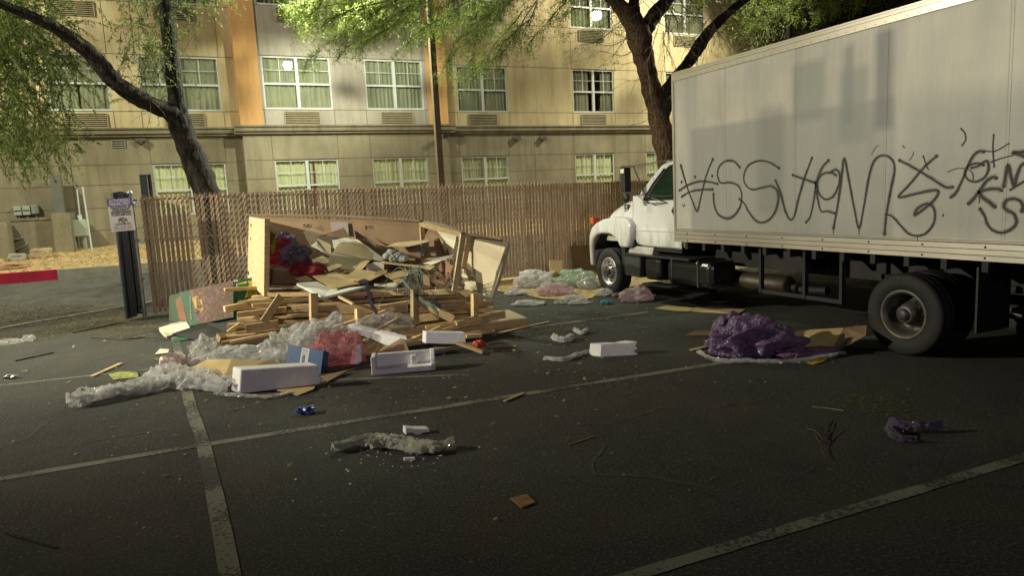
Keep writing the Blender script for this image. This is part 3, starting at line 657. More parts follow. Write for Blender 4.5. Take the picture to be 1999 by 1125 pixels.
# ================================================================== THE BOX TRUCK (drives towards the building, its left side faces us)
TX = 6.68; TR_ = 9.12; CX = (TX+TR_)/2
trk = thing('box_truck', (CX, 6.0, 0), 'white cab box truck with graffiti on its dull aluminium side, parked facing the fence', 'truck')
def side_mat():
    m, nt, b = new_mat('weathered aluminium panel'); v = coords(nt, (1, 1, 1)); v2 = coords(nt, (1, 1.6, .22)); v3 = coords(nt, (1, 5, .35))
    c = ramp(nt, noise_node(nt, v, .8, 5, .6), [(.3, (.40, .39, .345)), (.7, (.55, .53, .465))])
    c = mixc(nt, ramp(nt, noise_node(nt, v2, 1.5, 5, .6), [(.48, (0, 0, 0)), (.66, (.6, .6, .6))]), c, (.30, .31, .30))
    c = mixc(nt, ramp(nt, noise_node(nt, v3, 2.4, 6, .7), [(.5, (0, 0, 0)), (.8, (.4, .4, .4))]), c, (.60, .57, .51))
    # blocky grey patches and upright bars with straight edges
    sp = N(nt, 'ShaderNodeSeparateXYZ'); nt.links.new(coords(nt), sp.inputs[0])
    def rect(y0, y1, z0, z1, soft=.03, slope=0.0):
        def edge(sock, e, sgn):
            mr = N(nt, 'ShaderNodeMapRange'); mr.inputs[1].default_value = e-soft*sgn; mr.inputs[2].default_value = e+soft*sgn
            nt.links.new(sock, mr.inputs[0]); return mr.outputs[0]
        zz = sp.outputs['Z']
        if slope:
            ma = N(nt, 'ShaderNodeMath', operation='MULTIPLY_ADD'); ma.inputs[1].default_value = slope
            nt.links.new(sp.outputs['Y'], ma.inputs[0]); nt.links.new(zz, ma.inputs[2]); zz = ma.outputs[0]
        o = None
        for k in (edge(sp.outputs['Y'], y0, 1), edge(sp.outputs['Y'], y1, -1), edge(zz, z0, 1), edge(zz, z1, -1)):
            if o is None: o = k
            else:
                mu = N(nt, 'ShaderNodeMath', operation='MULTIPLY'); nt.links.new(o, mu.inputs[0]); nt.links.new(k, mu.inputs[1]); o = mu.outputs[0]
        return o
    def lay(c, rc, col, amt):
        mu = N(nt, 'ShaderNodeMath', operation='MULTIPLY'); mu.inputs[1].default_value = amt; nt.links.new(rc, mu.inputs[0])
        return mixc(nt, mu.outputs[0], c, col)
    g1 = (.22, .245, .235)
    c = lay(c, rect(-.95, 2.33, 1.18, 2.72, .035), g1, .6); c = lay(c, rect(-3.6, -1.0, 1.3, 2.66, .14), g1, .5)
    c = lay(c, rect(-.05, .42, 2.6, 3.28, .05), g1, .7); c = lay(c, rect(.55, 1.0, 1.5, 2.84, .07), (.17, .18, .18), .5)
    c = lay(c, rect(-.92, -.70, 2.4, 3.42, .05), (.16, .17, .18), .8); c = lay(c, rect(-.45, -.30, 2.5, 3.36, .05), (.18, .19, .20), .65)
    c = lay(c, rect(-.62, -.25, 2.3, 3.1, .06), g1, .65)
    c = mixc(nt, ramp(nt, noise_node(nt, v, 9, 6, .75), [(.60, (0, 0, 0)), (.8, (.45, .45, .45))]), c, (.16, .14, .10))
    nt.links.new(c, b.inputs['Base Color']); b.inputs['Roughness'].default_value = .48; b.inputs['Metallic'].default_value = .12; b.inputs['Specular IOR Level'].default_value = .45
    bump(nt, b, noise_node(nt, coords(nt), 1.1, 3), .012, .5); return m
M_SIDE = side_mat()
M_RAIL = mat('aluminium rail', (.62, .59, .50), .32, .16, 1.3, stretch=(1, .5, 3), metal=.7, bmp=.002, bscale=3)
M_CAB = mat('cab white paint', (.70, .71, .71), .25, .05, 3, bmp=.0)
_nt = M_CAB.node_tree; _bb = _nt.nodes['Principled BSDF']; _src = _bb.inputs['Base Color'].links[0].from_socket
_st = noise_node(_nt, coords(_nt, (1, 2.2, .5)), 2.6, 6, .7); _sp = N(_nt, 'ShaderNodeSeparateXYZ'); _nt.links.new(coords(_nt), _sp.inputs[0])
_mr = N(_nt, 'ShaderNodeMapRange'); _mr.inputs[1].default_value = 1.35; _mr.inputs[2].default_value = .85; _mr.inputs[3].default_value = 0; _mr.inputs[4].default_value = .35; _nt.links.new(_sp.outputs['Z'], _mr.inputs[0])
_ad = N(_nt, 'ShaderNodeMath', operation='ADD'); _nt.links.new(_st, _ad.inputs[0]); _nt.links.new(_mr.outputs[0], _ad.inputs[1])
_nt.links.new(mixc(_nt, ramp(_nt, _ad.outputs[0], [(.56, (0, 0, 0)), (.86, (.65, .65, .65))]), _src, (.22, .20, .15)), _bb.inputs['Base Color'])
M_CABD = mat('grimy white paint', (.50, .49, .45), .45, .25, 4)
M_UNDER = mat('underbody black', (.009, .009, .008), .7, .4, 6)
M_TYRE = mat('tyre rubber', (.011, .011, .010), .75, .25, 9, bmp=.003, bscale=60)
M_RIM = mat('dull rim', (.40, .40, .38), .38, .3, 8, metal=.55)
M_RIMD = mat('shade-darkened rear rim', (.10, .095, .08), .5, .35, 8, metal=.35)  # rear wheel's shade put into the colour: rim darkened against the lamp light
BY0, BY1, BZ0, BZ1 = 1.35, 8.72, 1.07, 3.59
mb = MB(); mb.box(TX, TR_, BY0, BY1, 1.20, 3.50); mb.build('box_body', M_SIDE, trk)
mb = MB(); mb.box(TX-.022, TX-.001, BY0, BY1, 3.465, BZ1); mb.box(TX-.034, TX-.0225, BY0, BY1, 3.535, 3.552); mb.box(TX-.03, TX-.0225, BY0, BY1, BZ1-.02, BZ1); mb.box(TX-.015, TR_, BY0, BY1, 3.502, BZ1-.002)
mb.build('top_rail', M_RAIL, trk)
mb = MB(); mb.box(TX-.004, TX-.0005, BY0, BY1, 1.252, 1.27)
z = 1.075
for k, h in enumerate((.046, .05, .046)):
    mb.box(TX-.020-.004*(k % 2), TX-.001, BY0, BY1, z, z+h); z += h+.006
mb.box(TX-.012, TR_, BY0, BY1, BZ0, 1.20)
mb.build('bottom_rail', M_RAIL, trk)
for zg in (1.124, 1.180, 1.238, 1.261): mb = MB(); mb.box(TX-.0255 if zg < 1.2 else TX-.006, TX-.0205 if zg < 1.2 else TX-.0045, BY0, BY1, zg-.0035, zg+.0035); mb.build('rail_groove', mat('groove shade', (.10, .095, .07), .6, .2, 4), trk)
mb = MB(); y = BY0+.1; k = 0
def rivet(mb, y, z, r, x=TX, d=.006): mb.lathe([(-d, .0005), (-d, r*.7), (0, r)], (x, y, z), 'X', 7, smooth=False)
while y < BY1-.05: rivet(mb, y, 1.234, .006, TX-.001); rivet(mb, y, 3.487, .005, TX-.0225); y += .12
mb2 = MB(); y = BY0+.25
while y < BY1-.1: 
    for zz in (1.098, 1.202): mb2 = MB(); rivet(mb2, y, zz, .012, TX-.02); mb2.build('bolt', M_UNDER, trk)
    y += .62
o = mb.build('rivet_row', mat('rivet', (.22, .2, .16), .4, .2, 4, metal=.5), trk); o['kind'] = 'stuff'
mb = MB(); mb.box(TX-.016, TX+.05, BY1-.02, BY1+.03, BZ0, BZ1-.01); mb.build('front_corner_post', M_RAIL, trk, bevel=.006)
M_SEAM = mat('seam shade', (.33, .31, .27), .5, .2, 4)
for y in (7.6, 6.38, 5.16, 3.94, 2.72):
    mb = MB(); mb.box(TX-.0025, TX-.0003, y-.014, y+.014, 1.275, 3.46); sm = mb.build('panel_seam', M_SIDE, trk)
    mb = MB(); mb.box(TX-.0032, TX-.0026, y+.0105, y+.0135, 1.275, 3.46); mb.build('seam_line', M_SEAM, sm)
# graffiti strokes (spray paint on the panel)
S = 2.86
def g8(pts): return [(1300+a/S, 220+b/S) for a, b in pts]
def g6(pts): return [(1640+a/5.568, 280+b/5.568) for a, b in pts]
GR = [
 (g8([(82, 292), (120, 420), (150, 500), (175, 548), (195, 470), (225, 350), (262, 258)]), 3.0),
 (g8([(75, 435), (120, 405), (180, 385), (240, 386), (288, 398)]), 3.0), (g8([(88, 468), (140, 440), (200, 430), (262, 428)]), 3.0),
 (g8([(412, 305), (380, 272), (335, 270), (298, 300), (288, 345), (305, 390), (355, 390), (400, 405), (422, 450), (415, 520), (380, 575), (335, 590), (290, 565), (270, 515), (265, 452)]), 3.0),
 (g8([(632, 310), (580, 278), (520, 268), (465, 290), (437, 340), (440, 395), (480, 428), (540, 418), (590, 410), (622, 440), (625, 500), (600, 570), (555, 610), (505, 605), (460, 550), (440, 510), (410, 482)]), 3.0),
 (g8([(612, 378), (640, 450), (665, 545), (690, 595), (715, 580), (740, 480), (775, 360), (815, 252)]), 3.2),
 (g8([(708, 348), (765, 368), (835, 392)]), 3.2), (g8([(908, 265), (870, 310), (840, 390), (825, 490), (805, 580), (782, 612)]), 3.2),
 (g8([(835, 390), (845, 470), (865, 548), (900, 550), (942, 562)]), 3.2),
 (g8([(955, 352), (925, 335), (880, 340), (850, 375), (850, 440), (885, 482), (930, 470), (962, 410), (970, 345), (950, 318), (920, 330)]), 2.8),
 (g8([(935, 645), (958, 520), (978, 380), (995, 255), (1020, 370), (1050, 530), (1078, 645), (1105, 520), (1135, 350), (1165, 265), (1215, 238), (1262, 262), (1276, 320), (1255, 430), (1230, 570), (1220, 680)]), 3.6),
 (g8([(1228, 568), (1265, 580), (1310, 630), (1355, 675), (1405, 688), (1455, 670), (1495, 615), (1500, 550), (1475, 512), (1440, 512), (1400, 540), (1388, 572), (1430, 545), (1490, 495), (1520, 450), (1505, 432), (1440, 442), (1370, 458), (1298, 470), (1360, 400), (1440, 305), (1512, 240)]), 3.2),
 (g8([(1303, 265), (1380, 305), (1480, 365), (1560, 415), (1600, 415)]), 3.6),
 (g8([(1645, 85), (1668, 115), (1672, 150), (1652, 185)]), 1.8), (g8([(1830, 118), (1825, 200), (1832, 305)]), 1.8), (g8([(1780, 212), (1835, 215), (1918, 170)]), 1.7), (g8([(1812, 276), (1870, 255), (1935, 238)]), 1.7),
 (g6([(1560, 90), (1510, 85), (1450, 130), (1390, 240), (1330, 390), (1260, 530), (1205, 585)]), 3.8),
 (g6([(1170, 310), (1240, 280), (1320, 268), (1400, 285), (1440, 330), (1445, 400)]), 1.4),
 (g6([(1560, 235), (1490, 215), (1410, 235), (1360, 290), (1365, 360), (1420, 410), (1500, 410), (1575, 360), (1612, 280), (1605, 200), (1575, 195), (1500, 245), (1430, 265)]), 3.2),
 (g6([(1695, 375), (1650, 368), (1580, 420), (1510, 520), (1450, 600), (1395, 655)]), 4.2), (g6([(1510, 530), (1600, 500), (1700, 492), (1755, 510)]), 3.8), (g6([(1510, 530), (1540, 580), (1610, 630), (1680, 690)]), 4.6),
 (g6([(1780, 470), (1800, 340), (1825, 235), (1850, 330), (1890, 465), (1920, 350), (1960, 250), (1999, 215)]), 3.8),
 (g6([(1520, 710), (1570, 790), (1600, 880), (1670, 950), (1770, 970), (1860, 930), (1915, 860), (1890, 770), (1820, 730), (1780, 690), (1800, 630), (1870, 600), (1950, 620), (1985, 680), (1975, 740)]), 3.8),
 (g6([(1999, 90), (1940, 95), (1880, 98), (1940, 120), (1999, 140)]), 4.6), (g6([(1840, 510), (1920, 460), (1999, 410)]), 2.6),
 (g8([(1435, 240), (1450, 285), (1465, 318)]), 1.2), (g6([(900, 130), (930, 210), (960, 290)]), 1.2), (g8([(1548, 565), (1545, 580)]), 1.6),
 (g8([(90, 510), (98, 524), (106, 510)]), 1.3), (g6([(700, 50), (680, 20)]), 1.0), (g6([(340, 120), (380, 50), (420, 15)]), .8), (g6([(750, 185), (790, 130), (795, 90)]), .8)]
mb = MB(); mo = MB()
for pts, wpx in GR:
    P3 = [PX(x, y, TX-.003) for x, y in pts]; D = [(p-CAM).dot(FV) for p in P3]
    pp = smooth_path(P3, 7); n = len(pp); wm = wpx*1.12*(sum(D)/len(D))/F_PX
    ws = [wm*(1+.45*noise.noise(p*2.3)+.15*noise.noise(p*9)) for p in pp]; ws[0] *= 1.5; ws[-1] *= 1.5
    if wpx < 2: ws = [x*.9 for x in ws]
    ribbon(mb, pp, ws, (-1, 0, 0), .0012)
    ribbon(mo, pp, [x*2.1 for x in ws], (-1, 0, 0), .0004)
    if wpx >= 3:
        for p in (pp[0], pp[-1]):
            r = wm*.78; mb.add([p+Vector((-.0014, r*math.cos(t), r*math.sin(t))) for t in [i*math.pi/5 for i in range(10)]], [tuple(range(9, -1, -1))])
for a, b in ((163, 358), (258, 353), (87, 387)):
    p = PX(1300+a/S, 220+b/S, TX-.003); r = .022; mb.add([p+Vector((-.0014, r*math.cos(t), r*1.1*math.sin(t))) for t in [i*math.pi/5 for i in range(10)]], [tuple(range(9, -1, -1))])
for a, b in ((1078, 650), (935, 650), (1405, 690), (1750, 465)):
    p = PX(1300+a/S, 220+b/S, TX-.003); ribbon(mb, [p, p-Vector((0, 0, .07))], [.012, .004], (-1, 0, 0), .0013)
m_ = bpy.data.materials.new('overspray'); m_.use_nodes = True; _n = m_.node_tree; _b = _n.nodes['Principled BSDF']; _b.inputs['Base Color'].default_value = (.03, .03, .025, 1)
_t = _n.nodes.new('ShaderNodeBsdfTransparent'); _m = _n.nodes.new('ShaderNodeMixShader'); _n.links.new(ramp(_n, noise_node(_n, coords(_n), 60, 3), [(.4, (.08, .08, .08)), (.65, (.38, .38, .38))]), _m.inputs[0]); _n.links.new(_t.outputs[0], _m.inputs[1]); _n.links.new(_b.outputs[0], _m.inputs[2]); _n.links.new(_m.outputs[0], _n.nodes['Material Output'].inputs['Surface'])
mo.build('graffiti_overspray', m_, trk)
g = mb.build('graffiti', mat('faded black spray', (.022, .022, .016), .6, .3, 5), trk); g['kind'] = 'stuff' if False else 'thing'
# ---- cab
def prism_x(poly, x0, x1, mi=0, mb=None):
    mb = mb or MB(); k = len(poly); vs = [(x0, y, z) for y, z in poly] + [(x1, y, z) for y, z in poly]
    return mb.add(vs, [tuple(range(k)), tuple(range(2*k-1, k-1, -1))] + [(i, i+k, (i+1) % k+k, (i+1) % k) for i in range(k)], mi)
XD = 6.86; XR = CX*2-XD
# hood: loft of rounded sections
secs = [(10.02, 1.03, 1.82, .98), (10.4, 1.02, 1.775, .98), (10.75, 1.0, 1.70, .98), (11.02, .97, 1.60, .98), (11.18, .94, 1.49, .98), (11.30, .88, 1.36, .95), (11.42, .80, 1.18, .85), (11.46, .76, .95, .62), (11.42, .76, .62, .52)]
mb = MB(); nv = 22; vs = []
for y, w_, zt, zb in secs:
    for i in range(nv):
        t = math.pi*i/(nv-1); e = .42
        cx = -math.copysign(abs(math.cos(t))**e, math.cos(t)); sz = abs(math.sin(t))**e if 0 < i < nv-1 else 0
        vs.append((CX+w_*cx, y, zb+(zt-zb)*sz))
fs = [(j*nv+i, j*nv+i+1, (j+1)*nv+i+1, (j+1)*nv+i) for j in range(len(secs)-1) for i in range(nv-1)]
mb.add(vs, fs, 0, True); mb.add(vs[-nv:], [tuple(range(nv))]); hood = mb.build('hood', M_CAB, trk)
mb = MB(); mb.box(CX-.62, CX+.62, 11.44, 11.50, .70, 1.12); mb.build('radiator_grille', M_BLACK, trk)
mb = MB()
mb.box(CX-1.02, CX+1.02, 11.46, 11.60, .46, .66); mb.build('front_bumper', M_UNDER, trk, bevel=.03)
for s_ in (-1, 1):
    mb = MB(); mb.box(CX+s_*.95-.14, CX+s_*.95+.14, 11.43, 11.50, .86, 1.02); mb.build('headlight', mat('lamp lens', (.5, .5, .46), .15, .05, 5), trk, bevel=.01)
def arc(cy, cz, r, a0, a1, n): return [(cy+r*math.cos(math.radians(a0+(a1-a0)*i/n)), cz+r*math.sin(math.radians(a0+(a1-a0)*i/n))) for i in range(n+1)]
fpoly = [(10.03, 1.30), (10.12, 1.385), (10.25, 1.42), (10.6, 1.425), (10.94, 1.385), (11.18, 1.31), (11.34, 1.22), (11.43, 1.08), (11.45, .9), (11.43, .5), (11.34, .5), (11.345, .85), (11.31, .99), (11.2, 1.08), (11.0, 1.125), (10.75, 1.125), (10.58, 1.08), (10.46, 1.0), (10.39, .89), (10.12, .90), (10.06, 1.05)]
for s_ in (-1, 1):
    x0, x1 = (6.73, 7.22) if s_ < 0 else (8.58, 9.07)
    mb = prism_x(fpoly, x0, x1); mb.build('fender', M_CAB, trk, bevel=.045, seg=3)
    mb = prism_x([(11.3, .9), (11.1, 1.10), (10.6, 1.10), (10.42, .9), (10.38, .45), (10.3, .45), (10.3, 1.2), (11.33, 1.2), (11.33, .8)], x0+.06, x1-.05); mb.build('wheel_liner', M_UNDER, trk)
# door and cab side
dz = .93
door = [(10.11, 1.79), (10.13, 1.25), (10.10, 1.08), (10.0, .97), (9.80, .93), (8.80, .93), (8.80, 1.70), (9.78, 1.70), (9.95, 1.76)]
cabm = MB()
prism_x([(10.08, 1.80), (10.10, .95), (8.78, .95), (8.78, 1.70), (9.80, 1.70)], XD+.03, XR-.03, mb=cabm)
# roof and pillars
for x0, x1 in ((XD+.01, XD+.09), (XR-.09, XR-.01)):
    prism_x([(9.98, 1.78), (9.60, 2.06), (9.30, 2.26), (9.12, 2.33), (8.78, 2.37), (8.78, 2.27), (9.10, 2.245), (9.22, 2.19), (9.52, 1.97), (9.80, 1.70)], x0, x1, mb=cabm)
    cabm.box(x0, x1, 8.78, 8.83, 1.70, 2.27)
prism_x([(9.20, 2.30), (9.12, 2.335), (8.78, 2.375), (8.78, 2.32), (9.12, 2.28)], XD+.09, XR-.09, mb=cabm)
cabm.build('cab_shell', M_CAB, trk, bevel=.012, seg=2)
mb = prism_x(door, XD-.012, XD+.028); mb.build('door', M_CAB, trk, bevel=.012, seg=2)
mb = MB(); ribbon(mb, [(XD-.013, y, z) for y, z in smooth_path([Vector((10.105, 1.70, 0)), Vector((10.125, 1.25, 0)), Vector((10.09, 1.09, 0)), Vector((9.99, .985, 0)), Vector((9.8, .945, 0)), Vector((8.85, .945, 0))], 6) for y, z in [(y, z)]] if False else [(XD-.0132, p.x, p.y) for p in smooth_path([Vector((10.10, 1.70, 0)), Vector((10.12, 1.25, 0)), Vector((10.085, 1.09, 0)), Vector((9.985, .985, 0)), Vector((9.8, .947, 0)), Vector((8.85, .947, 0))], 6)], .008, (-1, 0, 0), .0005); mb.build('door_gap', M_BLACK, trk)
mb = MB(); mb.box(XD-.026, XD-.013, 8.82, 10.10, 1.195, 1.222); mb.build('door_trim', M_CAB, trk, bevel=.004)
mb = MB(); mb.box(XD-.06, XD-.013, 8.84, 8.98, 1.50, 1.56); mb.box(XD-.025, XD-.013, 8.83, 9.0, 1.47, 1.59); mb.build('door_handle', M_BLACK, trk, bevel=.01)
M_CGL = bpy.data.materials.new('cab glass'); M_CGL.use_nodes = True
_n = M_CGL.node_tree; _b = _n.nodes['Principled BSDF']; _b.inputs['Base Color'].default_value = (.03, .07, .045, 1); _b.inputs['Roughness'].default_value = .04; _b.inputs['Specular IOR Level'].default_value = .9
_t = _n.nodes.new('ShaderNodeBsdfTransparent'); _t.inputs[0].default_value = (.35, .5, .38, 1); _m = _n.nodes.new('ShaderNodeMixShader'); _m.inputs[0].default_value = .38
_n.links.new(_t.outputs[0], _m.inputs[1]); _n.links.new(_b.outputs[0], _m.inputs[2]); _n.links.new(_m.outputs[0], _n.nodes['Material Output'].inputs['Surface'])
for x in (XD+.05, XR-.05):
    mb = MB(); pl_ = [(9.80, 1.70), (9.52, 1.97), (9.22, 2.19), (9.10, 2.245), (8.83, 2.26), (8.83, 1.70)]; mb.add([(x, y, z) for y, z in pl_], [tuple(range(6))]); mb.build('side_window', M_CGL, trk)
mb = MB(); mb.add([(XD+.09, 9.96, 1.80), (XR-.09, 9.96, 1.80), (XR-.16, 9.24, 2.29), (XD+.16, 9.24, 2.29)], [(0, 1, 2, 3)]); mb.build('windshield', M_CGL, trk)
mb = MB(); mb.beam((XD+.0, 9.84, 1.715), (XD+.0, 8.83, 1.715), .02, .02); mb.beam((XD-.0, 9.80, 1.725), (XD, 9.53, 1.975), .02, .02, up=(1, 0, 0)); mb.beam((XD, 9.53, 1.975), (XD, 9.22, 2.20), .02, .02, up=(1, 0, 0)); mb.build('window_seal', M_BLACK, trk)
mb = MB(); mb.box(XD+.1, XR-.1, 8.80, 8.84, 1.0, 2.3); mb.box(XD+.35, XD+.85, 8.9, 9.05, 1.5, 2.05); mb.box(XD+.1, XR-.1, 9.6, 9.98, 1.60, 1.74); mb.build('cab_interior', mat('cab trim', (.06, .06, .055), .8, .3, 5), trk)
mb = MB(); rr = []
for i in range(25):
    t = 2*math.pi*i/24; rr.append((XD+.5+.2*math.cos(t), 9.42+.06*math.sin(t), 1.80+.19*math.sin(t)))
mb.tube(rr, .014, 6); mb.beam((XD+.5, 9.42, 1.80), (XD+.5, 9.7, 1.66), .03, .03); mb.build('steering_wheel', M_BLACK, trk)
# cowl vent and panel behind the fender
mb = prism_x([(10.10, 1.20), (10.22, 1.22), (10.20, 1.05), (10.12, .90), (10.06, .92), (10.07, 1.1)], XD-.03, XD+.02); mb.build('side_vent', M_BLACK, trk)
mb = prism_x([(10.12, .92), (10.22, .92), (10.32, .80), (9.6, .80), (9.55, .92)], XD+.0, XD+.5); mb.build('sill_panel', M_CABD, trk)
mb = MB(); mb.box(CX-1.0, CX+1.0, 8.86, 9.8, .86, .95); mb.build('cab_floor', M_UNDER, trk)
# badge with number
mb = MB(); p = PX(1220, 410, XD+.03); bx = XD-.01
q = Vector((6.955, 10.42, 1.575)); mb.box(q.x-.035, q.x-.008, q.y-.07, q.y+.07, q.z-.065, q.z+.065); bd = mb.build('badge', mat('badge grey', (.05, .055, .06), .4, .1, 4), trk, bevel=.004)
mb = MB(); text_mb(mb, '6500', .06, (q.x-.037, q.y, q.z-.05), (0, -1, 0), (0, 0, 1), .0015, width=.11)
mb.add([(q.x-.037, q.y-.022, q.z+.015), (q.x-.037, q.y+.022, q.z+.015), (q.x-.037, q.y, q.z+.05)], [(0, 2, 1)]); mb.build('badge_number', M_LET, trk)
# turn marker
mb = MB(); a = PD(1156, 425, 14.0); mb.box(CX+.98, CX+1.16, 11.22, 11.38, 1.33, 1.47)
mk = MB(); q = PX(1163, 431, 7.35); mk.box(7.24, 7.42, q.y-.08, q.y+.04, q.z-.055, q.z+.07); mk.build('orange_marker', mat('orange lens', (.55, .10, .015), .3, .1, 5), trk, bevel=.012)
# mirror and its tubular arms
M_ARM = mat('mirror arm steel', (.11, .10, .085), .45, .3, 6, metal=.4)
mb = MB(); mb.box(6.47, 6.60, 9.775, 9.885, 1.86, 2.26); mb.build('mirror', M_BLACK, trk, bevel=.012, seg=2)
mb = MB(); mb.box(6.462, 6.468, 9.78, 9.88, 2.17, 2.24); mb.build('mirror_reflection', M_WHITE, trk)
mb = MB(); mb.lathe([(-.03, .001), (-.03, .06), (.0, .075), (.02, .06), (.02, .001)], (6.50, 9.78, 1.76), 'X', 16); mb.build('convex_mirror', M_BLACK, trk)
mb = MB()
mb.tube(smooth_path([(6.54, 9.80, 2.28), (6.54, 9.95, 2.29), (6.54, 10.0, 2.22), (6.54, 10.02, 1.95), (6.54, 9.98, 1.85), (6.54, 9.84, 1.83)], 4), .010, 6)
mb.tube([(6.54, 9.96, 2.285), (6.56, 9.6, 2.28), (6.86, 8.95, 2.33)], .010, 6)
mb.tube([(6.54, 9.62, 2.28), (6.70, 9.45, 1.68), (6.85, 9.45, 1.62)], .011, 6); mb.tube([(6.54, 9.84, 1.83), (6.72, 9.62, 1.80), (6.85, 9.15, 1.66)], .011, 6); mb.tube([(6.70, 9.45, 1.66), (6.85, 9.12, 1.655)], .009, 6); mb.tube([(6.54, 9.80, 1.70), (6.54, 9.80, 1.86)], .009, 6)
mb.build('mirror_arm', M_ARM, trk)
# ---- chassis, tanks, boxes
mb = MB()
for x in (CX-.43, CX+.43): mb.box(x-.04, x+.04, 1.5, 11.3, .66, .92)
for y in (2.2, 3.3, 4.3, 5.6, 7.0, 8.2, 9.6): mb.box(CX-.39, CX+.39, y-.04, y+.04, .70, .88)
for y in lin(1.7, 8.5, 17): mb.box(TX+.02, TR_-.02, y-.03, y+.03, .96, 1.068)
mb.build('chassis_frame', M_UNDER, trk)
mb = MB(); mb.box(6.76, 7.22, 9.82, 10.29, .40, .76); mb.build('battery_box', mat('worn black steel', (.035, .037, .036), .45, .5, 14, bmp=.006, bscale=50), trk, bevel=.015)
mb = MB(); mb.box(6.74, 7.26, 8.5, 10.31, .775, .80); mb.build('step_plate', mat('step tread', (.05, .05, .048), .4, .4, 20, bmp=.004, bscale=80, metal=.4), trk)
mb = MB(); mb.box(6.79, 7.22, 9.32, 9.74, .38, .765); mb.build('air_tank', mat('satin black tank', (.012, .013, .013), .32, .4, 5), trk, bevel=.07, seg=4)
mb = MB()
ft = MB(); ft.box(6.79, 7.30, 8.05, 9.14, .37, .77); ft.build('fuel_tank', mat('oily black tank', (.009, .009, .008), .3, .5, 4), trk, bevel=.10, seg=4)
for y in (8.35, 8.98): mb = MB(); mb.box(6.775, 7.31, y-.025, y+.025, .36, .785); mb.build('tank_strap', mat('tank strap metal', (.05, .048, .04), .4, .3, 6, metal=.5), trk, bevel=.05, seg=3)
mb = MB(); mb.box(6.74, 7.0, 8.95, 9.75, .30, .32); mb.build('lower_step', M_UNDER, trk)
mb = MB(); mb.lathe([(-.62, .001), (-.62, .10), (-.6, .13), (.2, .13), (.22, .135), (.62, .135), (.64, .11), (.64, .001)], (7.38, 7.75, .47), 'Y', 20); mb.build('muffler', mat('rusty muffler', (.06, .05, .035), .5, .4, 9, metal=.4, bmp=.004), trk)
mb = MB(); mb.tube([(7.42, 7.2, .45), (7.45, 6.95, .42), (7.5, 6.6, .44)], .06, 10); mb.build('exhaust_pipe', M_UNDER, trk); mb = MB(); mb.tube([(7.5, 8.3, .5), (7.7, 9.2, .6), (7.8, 10, .65)], .05, 8); mb.build('exhaust_pipe', M_UNDER, trk)
mb = MB()
for y in (7.15, 6.4, 5.85): mb.box(6.86, 6.92, y-.02, y+.02, .42, 1.06)
mb.box(6.87, 6.91, 5.85, 7.15, .42, .47); mb.box(6.93, 7.3, 6.45, 7.1, .75, 1.05); mb.build('under_rack', M_UNDER, trk)
# wheels
def wheel(name, y, x, r, wd, rear, side=-1):
    wh = thing('tmp', (0, 0, 0), None, None); bpy.data.objects.remove(wh)
    sx_ = side
    P = lambda pr: [(a*sx_, q) for a, q in pr]
    rr = r*.60
    mb = MB(); mb.lathe(P([(wd*.40, rr), (wd*.47, rr+.02), (wd*.50, r*.80), (wd*.47, r*.93), (wd*.42, r*.975), (wd*.34, r), (wd*.20, r), (wd*.19, r-.012), (wd*.16, r-.012), (wd*.15, r), (-wd*.15, r), (-wd*.16, r-.012), (-wd*.19, r-.012), (-wd*.2, r), (-wd*.34, r), (-wd*.42, r*.975), (-wd*.5, r*.8), (-wd*.4, rr)]), (x, y, r), 'X', 56)
    w_ = mb.build('wheel', M_TYRE, trk)
    if not rear:
        pr = [(wd*.43, rr+.004), (wd*.47, rr-.008), (wd*.44, rr-.03), (wd*.20, rr-.045), (wd*.16, rr*.72), (wd*.24, rr*.55), (wd*.26, rr*.40), (wd*.30, rr*.34), (wd*.42, rr*.30), (wd*.46, rr*.2), (wd*.46, .001)]
    else:
        pr = [(wd*.43, rr+.004), (wd*.47, rr-.008), (wd*.44, rr-.028), (wd*.15, rr-.05), (-wd*.30, rr-.06), (-wd*.36, rr*.66), (-wd*.34, rr*.56), (-wd*.10, rr*.50), (wd*.10, rr*.42), (wd*.34, rr*.36), (wd*.38, rr*.28), (wd*.38, .001)]
    mb = MB(); mb.lathe(P(pr), (x, y, r), 'X', 48); mb.build('rim', M_RIM if not rear else M_RIMD, w_)
    mb = MB(); nh = 8; hr = rr*.74; xo = wd*(.17 if not rear else -.345)
    for k in range(nh):
        t = 2*math.pi*(k+.3)/nh; c = (x+sx_*(xo+.006), y+hr*math.cos(t), r+hr*math.sin(t))
        mb.lathe([(0, .001), (0, rr*.11), (-.004*sx_, rr*.13)], c, 'X', 12)
    mb.build('hand_hole', M_BLACK, w_)
    M_HUB = mat('greasy hub', (.045, .042, .035), .45, .4, 12)
    for k in range(10 if side < 0 and x < 7 else 0):
        t = 2*math.pi*k/10; c = (x+sx_*(wd*.27 if not rear else -wd*.16), y+rr*.47*math.cos(t), r+rr*.47*math.sin(t)); mb = MB(); mb.lathe([(0, .014), (.03*sx_, .014), (.034*sx_, .008), (.034*sx_, .001)], c, 'X', 6, smooth=False); mb.build('wheel_nut', M_HUB, w_)
    mb = MB(); mb.lathe([(0, rr*.26), (.03*sx_, rr*.24), (.04*sx_, rr*.1), (.04*sx_, .001)], (x+sx_*wd*(.44 if not rear else .36), y, r), 'X', 16); mb.build('hub_cap', M_HUB, w_)
R0 = .43
wheel('wheel', 10.79, 6.86, R0, .25, False, -1); wheel('wheel', 10.79, 8.94, R0, .25, False, 1)
wheel('wheel', 4.93, 6.82, R0+.01, .25, True, -1); wheel('wheel', 4.93, 7.12, R0+.01, .25, True, -1); wheel('wheel', 4.93, 8.98, R0+.01, .25, True, 1); wheel('wheel', 4.93, 8.68, R0+.01, .25, True, 1)
